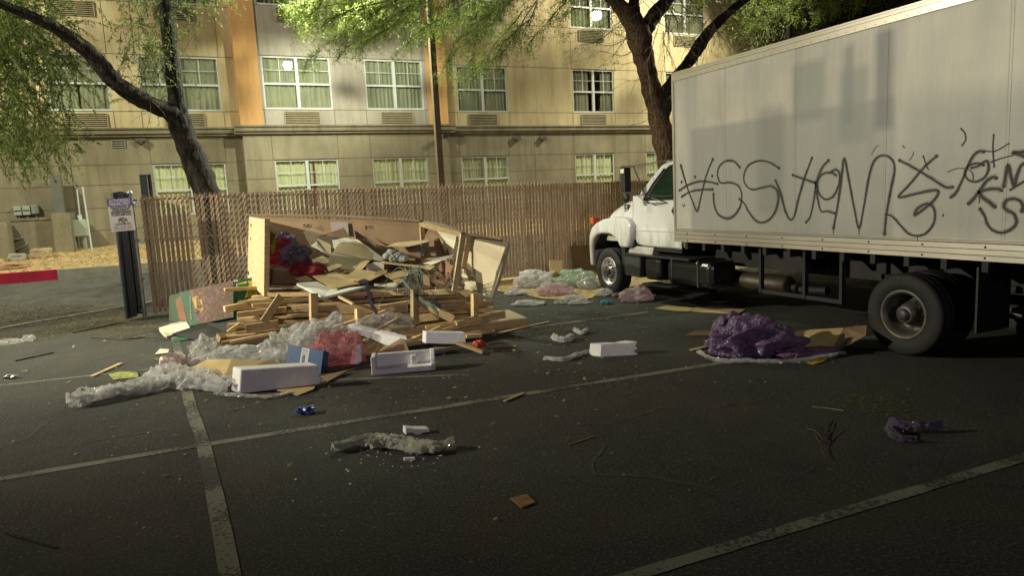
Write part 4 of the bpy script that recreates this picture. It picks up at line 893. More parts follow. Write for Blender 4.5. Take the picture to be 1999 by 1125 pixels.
mb = MB(); mb.lathe([(-.85, .08), (-.25, .08), (-.2, .2), (.2, .2), (.25, .08), (.85, .08)], (CX, 4.93, .44), 'X', 16); mb.build('axle', M_UNDER, trk); mb = MB(); mb.lathe([(-.9, .05), (.9, .05)], (CX, 10.79, .43), 'X', 10); mb.build('axle', M_UNDER, trk)
for x in (CX-.5, CX+.5):
    mb = MB(); mb.beam((x, 4.2, .72), (x, 5.7, .72), .08, .06); mb.build('leaf_spring', M_UNDER, trk); mb = MB(); mb.beam((x, 10.2, .60), (x, 11.3, .60), .07, .05); mb.build('leaf_spring', M_UNDER, trk)
mb = MB(); mb.box(6.74, 7.25, 4.18, 4.2, .35, 1.0); mb.build('mud_flap', M_BLACK, trk)
# ================================================================== TREES
M_BARK1 = mat('dark ridged bark', (.028, .024, .017), .9, .5, 5, stretch=(4, 4, .6), fine=.7, fscale=9, bmp=.09, bscale=6)
M_BARK2 = mat('reddish mesquite bark', (.10, .055, .032), .9, .5, 5, stretch=(4, 4, .7), fine=.7, fscale=9, bmp=.09, bscale=6)
M_TWIG = mat('thin twig', (.12, .085, .05), .8, .3, 5)
M_TWIGP = mat('pale bare twig', (.30, .23, .13), .8, .25, 5)
def leaf_mat(name, c1, c2):
    m = bpy.data.materials.new(name); m.use_nodes = True; nt = m.node_tree; b = nt.nodes['Principled BSDF']; out = nt.nodes['Material Output']
    g = N(nt, 'ShaderNodeNewGeometry'); f = noise_node(nt, g.outputs['Position'], 2.2, 4); r = N(nt, 'ShaderNodeMath', operation='MULTIPLY_ADD')
    r.inputs[1].default_value = .35; nt.links.new(g.outputs['Random Per Island'], r.inputs[0]); nt.links.new(f, r.inputs[2])
    c = ramp(nt, r.outputs[0], [(.45, c1), (.9, c2)]); nt.links.new(c, b.inputs['Base Color']); b.inputs['Roughness'].default_value = .55
    t = N(nt, 'ShaderNodeBsdfTranslucent'); nt.links.new(c, t.inputs[0]); mx = N(nt, 'ShaderNodeMixShader'); mx.inputs[0].default_value = .4
    nt.links.new(b.outputs[0], mx.inputs[1]); nt.links.new(t.outputs[0], mx.inputs[2]); nt.links.new(mx.outputs[0], out.inputs['Surface']); return m
M_LF1 = leaf_mat('weeping leaf', (.10, .15, .035), (.27, .34, .085))
M_LF2 = leaf_mat('mesquite leaf', (.09, .13, .025), (.28, .36, .07))
M_LF3 = leaf_mat('dusty leaf', (.035, .045, .010), (.10, .105, .022))
def leaf(mb, p, d, L, w_):
    s_ = d.cross(Vector((random.gauss(0, 1), random.gauss(0, 1), random.gauss(0, 1))))
    if s_.length < 1e-4: return
    s_ = s_.normalized()*w_; mb.add([p, p+d*L*.5+s_, p+d*L, p+d*L*.5-s_], [(0, 1, 2, 3)])
def px_tube(pts, Y, mb, rough_=.14, n=14):
    P3 = []; R_ = []
    for x, y, r in pts:
        p = PY(x, y, Y if isinstance(Y, (int, float)) else Y(x, y)); P3.append(p); R_.append(r*((p-CAM).dot(FV))/F_PX)
    k = 6; pp = smooth_path(P3, k); rr = []
    for i in range(len(P3)-1):
        for j in range(k): rr.append(R_[i]+(R_[i+1]-R_[i])*j/k)
    rr.append(R_[-1]); mb.tube(pp, rr, n, rough_=rough_); return pp, rr
def rv(s=1.0): return Vector((random.gauss(0, s), random.gauss(0, s), random.gauss(0, s)))
# ---- left weeping tree (behind the fence)
random.seed(11)
t1 = thing('weeping_tree', (.5, 15.6, 0), 'weeping tree with a dark leaning forked trunk behind the left end of the slatted fence', 'tree')
mb = MB(); pts = [(446, 600, 31), (436, 540, 29), (424, 470, 27), (412, 410, 26), (398, 360, 25), (377, 310, 23), (360, 265, 21), (350, 235, 22), (346, 205, 16), (340, 150, 15), (333, 95, 14), (325, 40, 14.5), (318, -20, 13.5), (308, -110, 11), (290, -200, 8)]
tp, tr = px_tube(pts, 15.6, mb); mb.build('trunk', M_BARK1, t1)
mb = MB(); lp, lr = px_tube([(358, 245, 16), (335, 222, 17), (300, 205, 16), (262, 186, 16), (228, 162, 16), (200, 132, 16), (174, 102, 15), (142, 76, 13), (100, 50, 11.5), (50, 26, 10), (0, 6, 9), (-60, -22, 8), (-140, -70, 6)], lambda x, y: 15.6-.004*max(0, 350-x), mb); mb.tube([lp[30], lp[30]+Vector((.0, -.05, .12))], [.07, .05], 8); mb.build('limb', M_BARK1, t1)
tw = MB(); lv = MB()
def strand(p0, length, sway, dens=1.0, L=.078, W=.0075, d0=None):
    n = max(4, int(length/.12)); p = Vector(p0); d = (d0 or (rv(.45)+Vector((0, 0, -.2)))).normalized(); pts = [p.copy()]
    for i in range(n):
        d = (d + Vector((sway[0], sway[1], -.42))*.35 + rv(.10)).normalized(); p = p + d*.12; pts.append(p.copy())
        for k in range(int(9*dens)+1):
            if random.random() < dens:
                q = pts[-2].lerp(p, random.random()); ld = (d*.6 + rv(.55) + Vector((0, 0, -.45))).normalized(); leaf(lv, q, ld, L*random.uniform(.6, 1.3), W*random.uniform(.7, 1.4))
    tw.tube(pts, [.0045-.003*i/len(pts) for i in range(len(pts))], 3, cap=False)
# hanging mass at the far left
for i in range(680):
    x = random.triangular(-110, 150, 20); ytop = random.uniform(40, 300) if random.random() < .7 else random.uniform(-60, 90)
    ybot = 395-max(0, (x-60))*.35-(150-min(150, abs(x-75)))*.0 - random.random()**2*150
    if x < 20: ybot = min(ybot, 375)
    Yd = random.uniform(14.6, 17.4); a = PY(x, ytop, Yd); b = PY(x, max(ybot, ytop+40), Yd); Ln = min((a-b).length, random.uniform(.5, 1.5))
    strand(a, Ln, (random.gauss(0, .06), 0), 1.0)
for (x0, y0, x1, y1) in ((0, 90, 60, 330), (20, 95, 120, 150), (60, 150, 160, 130), (10, 60, 40, 220), (50, 205, 130, 330), (-60, 20, 30, 180), (70, 80, 165, 150)):
    Yd = random.uniform(15, 16.5); pp = smooth_path([PY(x0, y0, Yd), PY((x0+x1)/2+random.uniform(-10, 10), (y0+y1)/2-15, Yd-.1), PY(x1, y1, Yd-.2)], 8); tw.tube(pp, [.016-.012*i/len(pp) for i in range(len(pp))], 5)
    for p in pp: 
        if random.random() < .6: strand(p, random.uniform(.15, .4), (0, 0), .8)
# tufts along the upright stem and above
for i in range(210):
    x = random.gauss(283, 30); y = random.uniform(-60, 120) if random.random() < .75 else random.uniform(60, 200); Yd = random.uniform(14.9, 16.4)
    x = x if random.random() < .8 else random.uniform(355, 455); y = y if x < 350 else random.uniform(-60, 15)
    strand(PY(x, y, Yd), random.uniform(.25, .75), (random.gauss(0, .08), 0), .75)
for i in range(60): strand(PY(random.uniform(240, 460), random.uniform(-110, -20), random.uniform(15, 16.6)), random.uniform(.3, .9), (0, 0), .8)
for i in range(46):
    j = int(random.random()*len(tp)*.45)+int(len(tp)*.55); j = min(j, len(tp)-1); strand(tp[j]+Vector((random.uniform(-.14, .14), -.16, 0)), random.uniform(.15, .5), (random.choice((-.1, .1)), 0), .6)
for (x, y, ln) in ((372, 95, .5), (380, 60, .5), (350, 68, .35), (285, 210, .35), (290, 240, .3), (240, 190, .25), (415, 20, .35), (205, 178, .2), (270, 225, .3), (440, 10, .5), (190, 8, .25), (165, -5, .25)):
    for k in range(3): strand(PY(x+random.uniform(-8, 8), y-20, 15.2), ln, (0, 0), .35)
tw.build('twig', M_TWIG, t1)['kind'] = 'stuff'; lv.build('foliage', M_LF1, t1)['kind'] = 'stuff'
# ---- right tree: reddish trunk behind the cab, crown spreading left over the frame top
random.seed(23)
t2 = thing('mesquite_tree', (11.2, 14.9, 0), 'feathery green tree with reddish forked trunk rising behind the truck cab', 'tree')
mb = MB(); T2Y = 14.95
px_tube([(1330, 520, 27), (1322, 420, 25), (1306, 330, 22), (1297, 280, 21), (1288, 240, 21), (1277, 195, 18), (1266, 150, 18), (1256, 110, 19), (1248, 75, 23), (1238, 45, 21), (1210, 12, 14), (1180, -15, 11), (1120, -70, 11), (1000, -120, 8)], T2Y, mb)
mb.build('trunk', M_BARK2, t2)
mb = MB(); px_tube([(1292, 235, 14), (1297, 200, 16), (1300, 178, 13), (1318, 152, 10), (1342, 124, 11), (1360, 97, 12), (1378, 70, 11), (1400, 45, 9), (1432, 15, 8), (1480, -20, 7)], T2Y-.1, mb); mb.build('limb', M_BARK1, t2)
mb = MB(); px_tube([(1252, 75, 17), (1262, 50, 16), (1285, 20, 14), (1310, -10, 12), (1350, -60, 10)], T2Y+.1, mb); px_tube([(1244, 60, 12), (1236, 20, 12), (1240, -20, 10), (1235, -80, 8)], T2Y, mb); mb.build('limb', M_BARK1, t2)
tw = MB(); lv = MB(); bare = MB()
def frond(p, d, L, dens, W=.0072, LL=.038):
    n = max(3, int(L/.03)); pts = [p.copy()]; q = p.copy()
    for i in range(n):
        d = (d+rv(.07)+Vector((0, 0, -.05))).normalized(); q = q+d*.03; pts.append(q.copy())
        for s_ in (-1, 1):
            if random.random() < dens:
                sd = d.cross(Vector((rv(1)))).normalized(); leaf(lv, q, (sd*s_*.9+d*.5).normalized(), LL*random.uniform(.6, 1.5), W)
    return pts
def twig(p0, p1, r, sub_, dens, leafy=1.0, fl=.26, sag=.0):
    """a branch from p0 to p1 with side shoots and feathery leaves"""
    p0, p1 = Vector(p0), Vector(p1); L = (p1-p0).length; n = max(5, int(L/.10)); pts = []
    w0 = rv(1)*7
    for i in range(n+1):
        t = i/n; p = p0.lerp(p1, t); k = math.sin(math.pi*t); p = p + Vector((noise.noise(w0+p*1.4), noise.noise(w0+p*1.4+Vector((7, 0, 0)))*.7, noise.noise(w0+p*1.4+Vector((0, 9, 0)))))*.16*k*min(1.5, L) + Vector((0, 0, -sag*t*t)); pts.append(p)
    (tw if leafy > 0 else bare).tube(pts, [max(.0025, r*(1-.8*i/n)) for i in range(n+1)], 4, cap=False)
    for i in range(1, n+1):
        d = (pts[i]-pts[i-1]).normalized()
        for k in range(2):
            if sub_ and random.random() < .55*sub_:
                sd = (d*.9 + rv(.42) + Vector((-.1, 0, -.15))).normalized(); ln = random.uniform(.25, .7)*(.5+.6*(1-i/n)); twig(pts[i], pts[i]+sd*ln, r*.45, 0, dens, leafy, fl, .06)
        if leafy > 0:
            for k in range(3):
                if random.random() < dens*leafy: frond(pts[i], (d*.55+rv(.6)+Vector((0, 0, -.1))).normalized(), fl*random.uniform(.5, 1.3), .62)
BR = [((1190, -15), (1000, -60), 14.4), ((1060, -20), (925, 152), 14.0), ((1050, 5), (968, 120), 13.7), ((1000, -30), (880, 110), 14.1), ((1040, -30), (900, 60), 13.6), ((950, -40), (830, 60), 13.9), ((900, -40), (705, 62), 13.6), ((860, -50), (655, 70), 13.8), ((830, -50), (600, 116), 13.9),
      ((830, -20), (668, 100), 14.1), ((760, -40), (570, 40), 13.8), ((740, -50), (580, 30), 14.3), ((700, -60), (600, 15), 13.5), ((800, 10), (700, 100), 13.7), ((1000, 0), (815, 70), 14.3), ((910, 0), (775, 98), 14.0), ((1120, -20), (1030, 90), 13.8), ((990, -10), (890, 148), 14.2), ((950, 20), (868, 130), 13.6), ((1020, 20), (935, 130), 14.4),
      ((860, -10), (640, 30), 13.5), ((800, -40), (640, 60), 14.5), ((760, 0), (620, 50), 13.4), ((930, -50), (760, 10), 13.3), ((980, -50), (850, 20), 13.5), ((1070, -40), (940, 30), 13.3), ((880, 30), (720, 60), 14.2)]
for (a, b, Yd) in BR:
    pa, pb = PY(*a, Yd+random.uniform(-.3, .3)), PY(*b, Yd+random.uniform(-.4, .4)); twig(pa, pb, .016, .9, .8, 1.0, .22, .0)
for (a, b, Yd) in [((1230, 20), (1090, 70), 14.5), ((1225, 40), (1130, 95), 14.3), ((1235, 60), (1180, 120), 14.4), ((1200, 0), (1110, 20), 14.1), ((1180, -20), (1080, 10), 14.3), ((1240, 80), (1160, 60), 14.0)]:
    twig(PY(*a, Yd), PY(*b, Yd), .010, .5, .5, .75, .2)
for (a, b, Yd) in [((1440, -20), (1560, 30), 15.5), ((1420, -10), (1500, 60), 15.8), ((1500, -30), (1600, 20), 15.2), ((1480, 0), (1440, 70), 15.3), ((1540, -40), (1640, 10), 15.8), ((1380, 0), (1330, 50), 15.6), ((1560, -20), (1490, 45), 15.0)]:
    twig(PY(*a, Yd), PY(*b, Yd), .012, .8, .7, .9, .24)
for (a, b) in [((1345, 125), (1375, 245)), ((1350, 130), (1345, 240)), ((1330, 135), (1318, 250)), ((1340, 150), (1328, 295)), ((1365, 95), (1370, 170)), ((1290, 20), (1270, 180)), ((1300, 10), (1310, 120)), ((1310, 30), (1290, 150)), ((1250, 90), (1135, 118)), ((1245, 120), (1130, 150)), ((1255, 150), (1180, 185)),
               ((1265, 210), (1245, 225)), ((1300, 5), (1400, 60)), ((1330, 10), (1440, 80)), ((1280, 40), (1350, 90)), ((1295, 60), (1320, 140)), ((1350, 20), (1290, 90)), ((1245, 50), (1170, 30)), ((1310, 20), (1360, 130)), ((1270, 0), (1340, 60)), ((1400, 60), (1470, 110)), ((1262, 235), (1200, 258)),
               ((1240, 70), (1100, 100)), ((1380, 40), (1330, 110)), ((1320, -10), (1305, 90)), ((1290, -20), (1330, 40))]:
    Yd = 14.3+random.uniform(-.25, .3); twig(PY(*a, Yd), PY(*b, Yd), .010, .8, 0, 0, 0)
for i in range(26): 
    a = (random.uniform(1180, 1400), random.uniform(-60, 40)); b = (a[0]+random.gauss(0, 60), a[1]+random.uniform(20, 100)); Yd = random.uniform(14.2, 15.4); twig(PY(*a, Yd), PY(*b, Yd), .009, .7, 0, 0, 0)
# leafy sprays hanging close to the lamp: they shade the wall in soft patches
for (a, b, Yd) in [((640, -60), (560, 20), 17.3), ((760, -60), (720, 30), 17.2), ((800, -50), (680, 20), 17.0), ((900, -40), (860, 60), 17.3), ((620, -70), (590, 60), 17.8), ((960, -40), (900, 30), 17.2), ((1000, -50), (960, 60), 17.4), ((1150, -50), (1090, 40), 17.0)]:
    twig(PY(*a, Yd), PY(*b, Yd), .014, 1.0, 1.0, 1.0, .26)
for (a, b, Yd) in [((1500, -60), (1420, 30), 15.2), ((1600, -40), (1480, 40), 15.4), ((1700, -50), (1600, 25), 15.6), ((1750, -60), (1660, 20), 15.9), ((1400, -50), (1345, 20), 15.3)]:
    twig(PY(*a, Yd), PY(*b, Yd), .012, .9, .8, .9, .24)
tw.build('twig', M_TWIG, t2)['kind'] = 'stuff'; bare.build('bare_twig', M_TWIGP, t2)['kind'] = 'stuff'; lv.build('foliage', M_LF2, t2)['kind'] = 'stuff'
# leaf clumps added between lamps and wall to cast soft dappled shade
cl = MB(); LCv, LDv, LEv = Vector(LC), Vector(LD), Vector(LE)
for src, tgt, f, r in [(LCv, (4.6, 21.5, 5.3), .36, .13), (LCv, (4.9, 21.5, 6.9), .30, .17), (LCv, (6.2, 21.5, 7.3), .36, .18), (LCv, (3.0, 21.5, 7.6), .32, .13), (LCv, (10.9, 22, 5.5), .26, .17), (LCv, (9.3, 22, 7.0), .28, .2), (LCv, (12.5, 22, 6.9), .22, .2), (LCv, (.2, 22, 6.9), .30, .16), (LCv, (-1.2, 22, 7.6), .26, .18), (LCv, (7.6, 22, 5.2), .25, .10),
                       (LDv, (11, 22, 5.6), .22, .26), (LDv, (13.6, 22, 6.9), .26, .26), (LDv, (9.2, 22, 6.6), .2, .30), (LDv, (14.8, 22, 5.0), .3, .2), (LEv, (.3, 22, 6.6), .2, .2), (LEv, (-.4, 22, 7.8), .25, .22), (LEv, (-2.5, 22, 6.4), .3, .2), (LDv, (6.2, 21.5, 6.6), .18, .24), (LDv, (4.4, 21.5, 5.6), .15, .2)]:
    c0 = src.lerp(Vector(tgt), f)
    for i in range(int(900*r)):
        o_ = rv(r*.55); c = c0+Vector((o_.x*1.5, o_.y, o_.z*.8))
        for k in range(3): leaf(cl, c+rv(.02), (rv(1)+Vector((-.3, 0, -.4))).normalized(), .06, .009)
cl.build('shade_foliage', M_LF2, t2)['kind'] = 'stuff'
# crown above the frame (casts the soft shade on the facade)
lv = MB()
for i in range(260):
    c = Vector((random.uniform(-1.5, 12.5), random.uniform(12.5, 16.5), random.uniform(7.3, 9.8))); 
    if noise.noise(c*.45) < -.12: continue
    for k in range(26): leaf(lv, c+rv(.22), rv(1).normalized(), .11, .022)
lv.build('shade_foliage', M_LF2, t2)['kind'] = 'stuff'
# ---- third tree, beyond the truck at the upper right
random.seed(5)
t3 = thing('olive_tree', (24, 19.5, .7), 'dense olive tree seen over the truck roof at the upper right', 'tree')
mb = MB(); b0 = Vector((23.0, 19.5, .7)); mb.tube([b0, b0+Vector((.1, 0, 3)), b0+Vector((-.3, 0, 6)), b0+Vector((.2, 0, 8.5))], [.2, .17, .13, .06], 10, rough_=.1); mb.build('trunk', M_BARK1, t3)
lv = MB(); tw = MB()
for i in range(900):
    c = PY(random.triangular(1400, 1850, 1600), random.uniform(-60, 100), random.uniform(18.8, 21.0))
    if noise.noise(c*.8) < -.18: continue
    for k in range(22): leaf(lv, c+rv(.2), (rv(1)+Vector((0, 0, -.8))).normalized(), .13, .016)
    if i % 9 == 0: tw.tube([c, (c+b0+Vector((0, 0, 6)))/2+rv(.3), b0+Vector((0, 0, random.uniform(4, 8)))], [.01, .03, .05], 4)
tw.build('twig', M_BARK1, t3); lv.build('foliage', M_LF3, t3)['kind'] = 'stuff'
# ================================================================== THE RUBBISH
def dep(p): return (Vector(p)-CAM).dot(FV)
def Q(pts, D):       # pixel polygon -> points at camera depth(s) D
    if isinstance(D, (int, float)): D = [D]*len(pts)
    return [PD(x, y, d) for (x, y), d in zip(pts, D)]
U_ = Vector((.946, -.324, 0)); V_ = Vector((.324, .946, 0)); S0 = Vector((.08, 10.5, 0))
def SPt(s, v, z): return S0 + U_*s + V_*v + Vector((0, 0, z))
# ---- lumber stack
random.seed(31)
LBL = 'bare pine slat lying in the lumber stack under the big crate'
GRP = 'pine slats in the lumber stack'
def plank(p0, p1, w_, h, label=LBL, group=GRP, m=M_WOOD, name='pine_slat', up=(0, 0, 1)):
    p0, p1 = Vector(p0), Vector(p1); c = (p0+p1)/2; d = p1-p0; L = d.length; ex = d.normalized(); side = ex.cross(Vector(up)).normalized(); u2 = side.cross(ex)
    mb = MB(); j = [random.uniform(-.003, .003) for _ in range(4)]
    mb.obox((0, 0, 0), (L/2, 0, 0), (0, w_/2+j[0], 0), (0, 0, h/2+j[1]))
    o = mb.build(name, m, None, .003)
    o.matrix_world = Matrix(((ex.x, -side.x, u2.x, c.x), (ex.y, -side.y, u2.y, c.y), (ex.z, -side.z, u2.z, c.z), (0, 0, 0, 1))); return tag(o, label, 'plank', group)
LS = [0, .06, .22, .28, .30, .42, .30, .34]; RS = [4.05, 4.12, 3.95, 3.95, 3.90, 3.80, 3.5, 3.4]
ORD = ('lowest', 'second', 'third', 'fourth', 'fifth', 'sixth', 'seventh', 'top'); RNK = {0: 'front', 1: 'second', 2: 'third', 4: 'fourth', 6: 'rear'}
for k in range(8):
    z = .041+k*.078
    for r in (0, 1, 2, 4, 6):
        v = r*.115 + (random.uniform(-.02, .03) if r else random.uniform(-.015, .02))
        if r == 6: v = .9+random.uniform(0, .2)
        hh = random.choice((.060, .054, .048)); ww = random.choice((.085, .10, .092))
        s0 = LS[k] + (random.uniform(0, .28) if r else random.uniform(-.03, .03)) + (.0 if k < 5 else random.uniform(0, .08)); s1 = RS[k]-random.uniform(0, .5 if r else .15)
        lab = 'pine slat in the %s course of the lumber stack, %s row' % (ORD[k], RNK[r])
        if r == 0 and k not in (0,):   # front course is broken into shorter pieces
            cut = random.uniform(1.2, 2.9); tw_ = random.uniform(-.02, .02)
            jz = lambda: random.uniform(-.007, .007); plank(SPt(s0-random.uniform(-.05, .12), v-random.uniform(0, .05), z+jz()), SPt(cut-random.uniform(.02, .2), v+tw_, z+jz()), ww, hh, lab+', left piece'); plank(SPt(cut+.03, v+random.uniform(-.07, .05), z+jz()), SPt(s1, v+random.uniform(-.06, .05), z+jz()), ww, hh, lab+', right piece')
        else: plank(SPt(s0, v, z), SPt(s1, v+random.uniform(-.03, .03), z+random.uniform(-.002, .002)), ww, hh, lab)
for s in (.7, 2.0, 3.2): plank(SPt(s, 1.1, .60), SPt(s, 2.6, .60), .09, .07, 'cross bearer under the crate floor, %s one' % {.7: 'left', 2.0: 'middle', 3.2: 'right'}[s], 'bearers under the crate'); plank(SPt(s, 2.3, .0), SPt(s, 2.3, .565), .09, .09, 'upright block propping the %s of the crate back' % {.7: 'left end', 2.0: 'middle', 3.2: 'right end'}[s], 'crate props', up=(1, 0, 0))
def pxplank(x0, y0, D0, x1, y1, D1, hp, w_, label=LBL, group=GRP, **k):
    a, b = PD(x0, y0, D0), PD(x1, y1, D1); return plank(a, b, w_, hp*(D0+D1)/2/F_PX, label, group, **k)
L2 = 'loose pine slat leaning or lying against the front of the lumber stack'; G2 = 'loose slats in front of the stack'
pxplank(438, 604, 9.55, 540, 584, 10.0, 11, .09, 'long pine slat jutting out left at the middle height of the stack')
pxplank(438, 566, 10.4, 505, 562, 10.7, 6, .09, 'pine slat jutting out left just below the crate')
pxplank(463, 615, 9.5, 560, 604, 9.7, 11, .07, 'slat ending at the left of the stack just under the long jutting one', G2); pxplank(492, 597, 9.6, 590, 590, 9.9, 8, .06, 'short slat above the knotty board near the diagonal brace', G2); pxplank(570, 600, 9.55, 690, 592, 9.6, 8, .05, 'thin slat across the top left of the stack front', G2)
pxplank(480, 642, 9.25, 545, 632, 9.35, 16, .05, 'short wide board with a knot at the lower left of the stack'); pxplank(430, 662, 9.4, 500, 655, 9.5, 9, .06, 'slat poking out at the bottom left corner of the stack', G2)
pxplank(433, 672, 9.2, 520, 662, 9.35, 10, .07, 'lowest left slat end near the plastic twist', G2); pxplank(428, 655, 9.35, 436, 664, 9.3, 14, .1, 'tiny block end at the far bottom left of the stack', G2)
pxplank(620, 606, 9.35, 795, 601, 9.3, 17, .035, 'wide upper board nailed between the front uprights', 'wide boards between the uprights'); pxplank(621, 626, 9.33, 800, 620, 9.28, 17, .035, 'wide lower board nailed between the front uprights', 'wide boards between the uprights')
pxplank(817, 606, 9.3, 925, 596, 9.35, 12, .04, 'long slat right of the bright upright post', G2); pxplank(817, 622, 9.3, 872, 616, 9.3, 15, .04, 'short wide slat just right of the bright upright post', G2)
def upright(x, y0, y1, D, wpx, label):
    a, b = PD(x, y0, D), PD(x+1, y1, D-.05); w_ = wpx*D/F_PX
    return plank(a, b, w_, .06, label, None, up=(-.4, .9, 0))
upright(612, 573, 636, 9.3, 17, 'upright board at the front of the stack, left one below the crate'); upright(809, 566, 634, 9.2, 15, 'tall bright upright post at the front of the stack under the plastic straps')
upright(926, 574, 618, 9.25, 14, 'upright post at the right front corner of the stack'); upright(701, 604, 640, 9.2, 16, 'short upright block between the two front posts')
pxplank(549, 578, 9.25, 514, 630, 9.1, 16, .03, 'diagonal brace board leaning at the left front of the stack', None); pxplank(661, 579, 9.4, 690, 594, 9.2, 5, .04, 'thin slat sliding down behind the left front upright', G2)
pxplank(822, 590, 9.2, 886, 624, 9.1, 16, .03, 'diagonal board leaning right of the bright upright post', None)
pxplank(770, 652, 9.25, 952, 620, 9.55, 13, .10, 'long board sloping up to the right along the foot of the stack', None); pxplank(745, 664, 9.1, 862, 652, 9.3, 8, .09, 'slat below the long sloping board at the stack foot', G2)
pxplank(800, 664, 8.85, 912, 633, 9.3, 8, .05, 'yellow lit slat sloping up over the white foam strip', None); pxplank(790, 671, 8.75, 860, 640, 9.05, 7, .05, 'lower yellow lit slat behind the raised foam block', G2); pxplank(910, 657, 8.9, 940, 655, 8.95, 8, .06, 'short slat end right of the raised foam block', G2)
pxplank(884, 666, 8.6, 944, 688, 8.4, 8, .05, 'splintered slat poking out right from under a white foam block', None); pxplank(790, 672, 8.7, 885, 660, 8.8, 9, .06, 'slat under the raised foam block', G2); pxplank(838, 686, 8.5, 930, 672, 8.7, 6, .08, 'bottom thin slat near the red cap', G2)
pxplank(705, 640, 9.0, 750, 650, 8.85, 5, .05, 'short slat under the broken foam strip', G2); pxplank(735, 645, 8.8, 783, 618, 9.1, 4, .03, 'thin stick leaning over the crumpled grey plastic', None)
a, b = G(975, 652), G(1072, 630); plank(a+Vector((0, 0, .012)), b+Vector((0, 0, .012)), .05, .02, 'long thin lath lying on the asphalt right of the platform', None)
a, b = G(180, 737), G(236, 712); plank(a+Vector((0, 0, .012)), b+Vector((0, 0, .012)), .05, .02, 'short pale lath lying alone left of the plastic film', None)
a, b = G(985, 786), G(1022, 770); plank(a+Vector((0, 0, .012)), b+Vector((0, 0, .012)), .035, .012, 'splinter of wood on the long painted line', None)
a, b = G(30, 706), G(105, 690); plank(a+Vector((0, 0, .008)), b+Vector((0, 0, .008)), .02, .012, 'dark thin stick at the far left edge', None, m=M_BARK1)
a, b = G(10, 1042), G(112, 1072); plank(a+Vector((0, 0, .006)), b+Vector((0, 0, .006)), .022, .008, 'dark curved stick lying at the bottom left corner', None, m=M_BARK1)
# more loose pieces fallen against the front
JL = ('leaning at the far left foot of the stack', 'across the left foot of the stack', 'behind the clear plastic bundle', 'above the clear plastic bundle', 'below the left front upright', 'crossing the lower wide board', 'left of the bright upright post', 'fallen right of the bright upright post', 'behind the broken foam strip', 'right of the long sloping board', 'in front of the low platform', 'behind the right front upright', 'flat at the foot of the right upright', 'over the platform deck')
JP = [(445, 650, 9.3, 470, 632, 9.35), (450, 668, 9.2, 540, 650, 9.3), (545, 640, 9.2, 640, 624, 9.25), (560, 618, 9.3, 640, 612, 9.3), (600, 640, 9.15, 690, 634, 9.2), (650, 640, 9.1, 760, 606, 9.25), (740, 600, 9.2, 800, 590, 9.3), (830, 640, 9.1, 905, 628, 9.3), (690, 652, 9.0, 800, 640, 9.1), (880, 640, 9.3, 985, 616, 9.7), (860, 662, 9.0, 960, 646, 9.3), (900, 600, 9.5, 962, 592, 9.8), (890, 632, 9.2, 940, 622, 9.4), (930, 618, 9.6, 985, 610, 9.9)]
for lb, q in zip(JL, JP): pxplank(*q, random.uniform(5, 9), random.uniform(.04, .08), 'loose pine slat ' + lb, G2)
# low platform at the right foot
pf = thing('low_platform', tuple(G(985, 640)), 'low wooden platform with a plywood top at the right foot of the stack', 'platform')
F0, F1 = G(880, 655), G(1030, 638); ud = (F1-F0).normalized(); vd = Vector((-ud.y, ud.x, 0))
mb = MB(); mb.obox((F0+F1)/2+vd*.42+Vector((0, 0, .118)), (F1-F0)/2, vd*.42, (0, 0, .012)); mb.build('deck', M_PLY, pf)
mb = MB(); mb.obox((F0+F1)/2+vd*.015+Vector((0, 0, .052)), (F1-F0)/2, vd*.015, (0, 0, .052)); mb.build('front_skirt', M_WOOD, pf)
mb = MB(); mb.obox(F1+vd*.42-ud*.015+Vector((0, 0, .052)), ud*.015, vd*.385, (0, 0, .052)); mb.build('side_skirt', M_WOOD, pf)
# ---- the big crate
FLb, FLt, BLb, BLt = PD(515, 579, 9.8), PD(516.5, 428, 9.8), PD(483, 549, 12.0), PD(486, 423, 12.0)
BRt = PD(822, 433, 11.0); BRb = Vector((BRt.x, BRt.y, .62)); FRt, FRb = PD(904, 458, 9.65), PD(886, 575, 9.65)
cr = thing('shipping_crate', tuple((FLb+FRb)/2), 'large open wooden crate with plywood left side, heaped with cardboard', 'crate')
mb = MB(); mb.slab([BLb, FLb, FLt, BLt], .014); mb.build('side_panel', M_PLY, cr)
mb = MB()
for (x, y, D) in ((491.5, 440, 11.6), (491.5, 467, 11.6), (486, 533, 11.8)): 
    p = PD(x, y, D); mb.obox(p+Vector((-.012, 0, 0)), (.006, 0, 0), (0, .05, 0), (0, 0, .028))
mb.build('slot', M_VOID, cr)
mb = MB(); mb.beam(FLb+Vector((.035, .0, -.0)), FLt+Vector((.035, .0, .0)), .07, .04, up=(0, 1, 0)); mb.build('corner_post', M_WOOD, cr)
mb = MB(); mb.beam(BLb+Vector((.02, -.03, -.14)), BLb+Vector((.02, -.03, 0.0)), .06, .05, up=(0, 1, 0)); mb.build('foot', M_WOOD, cr)
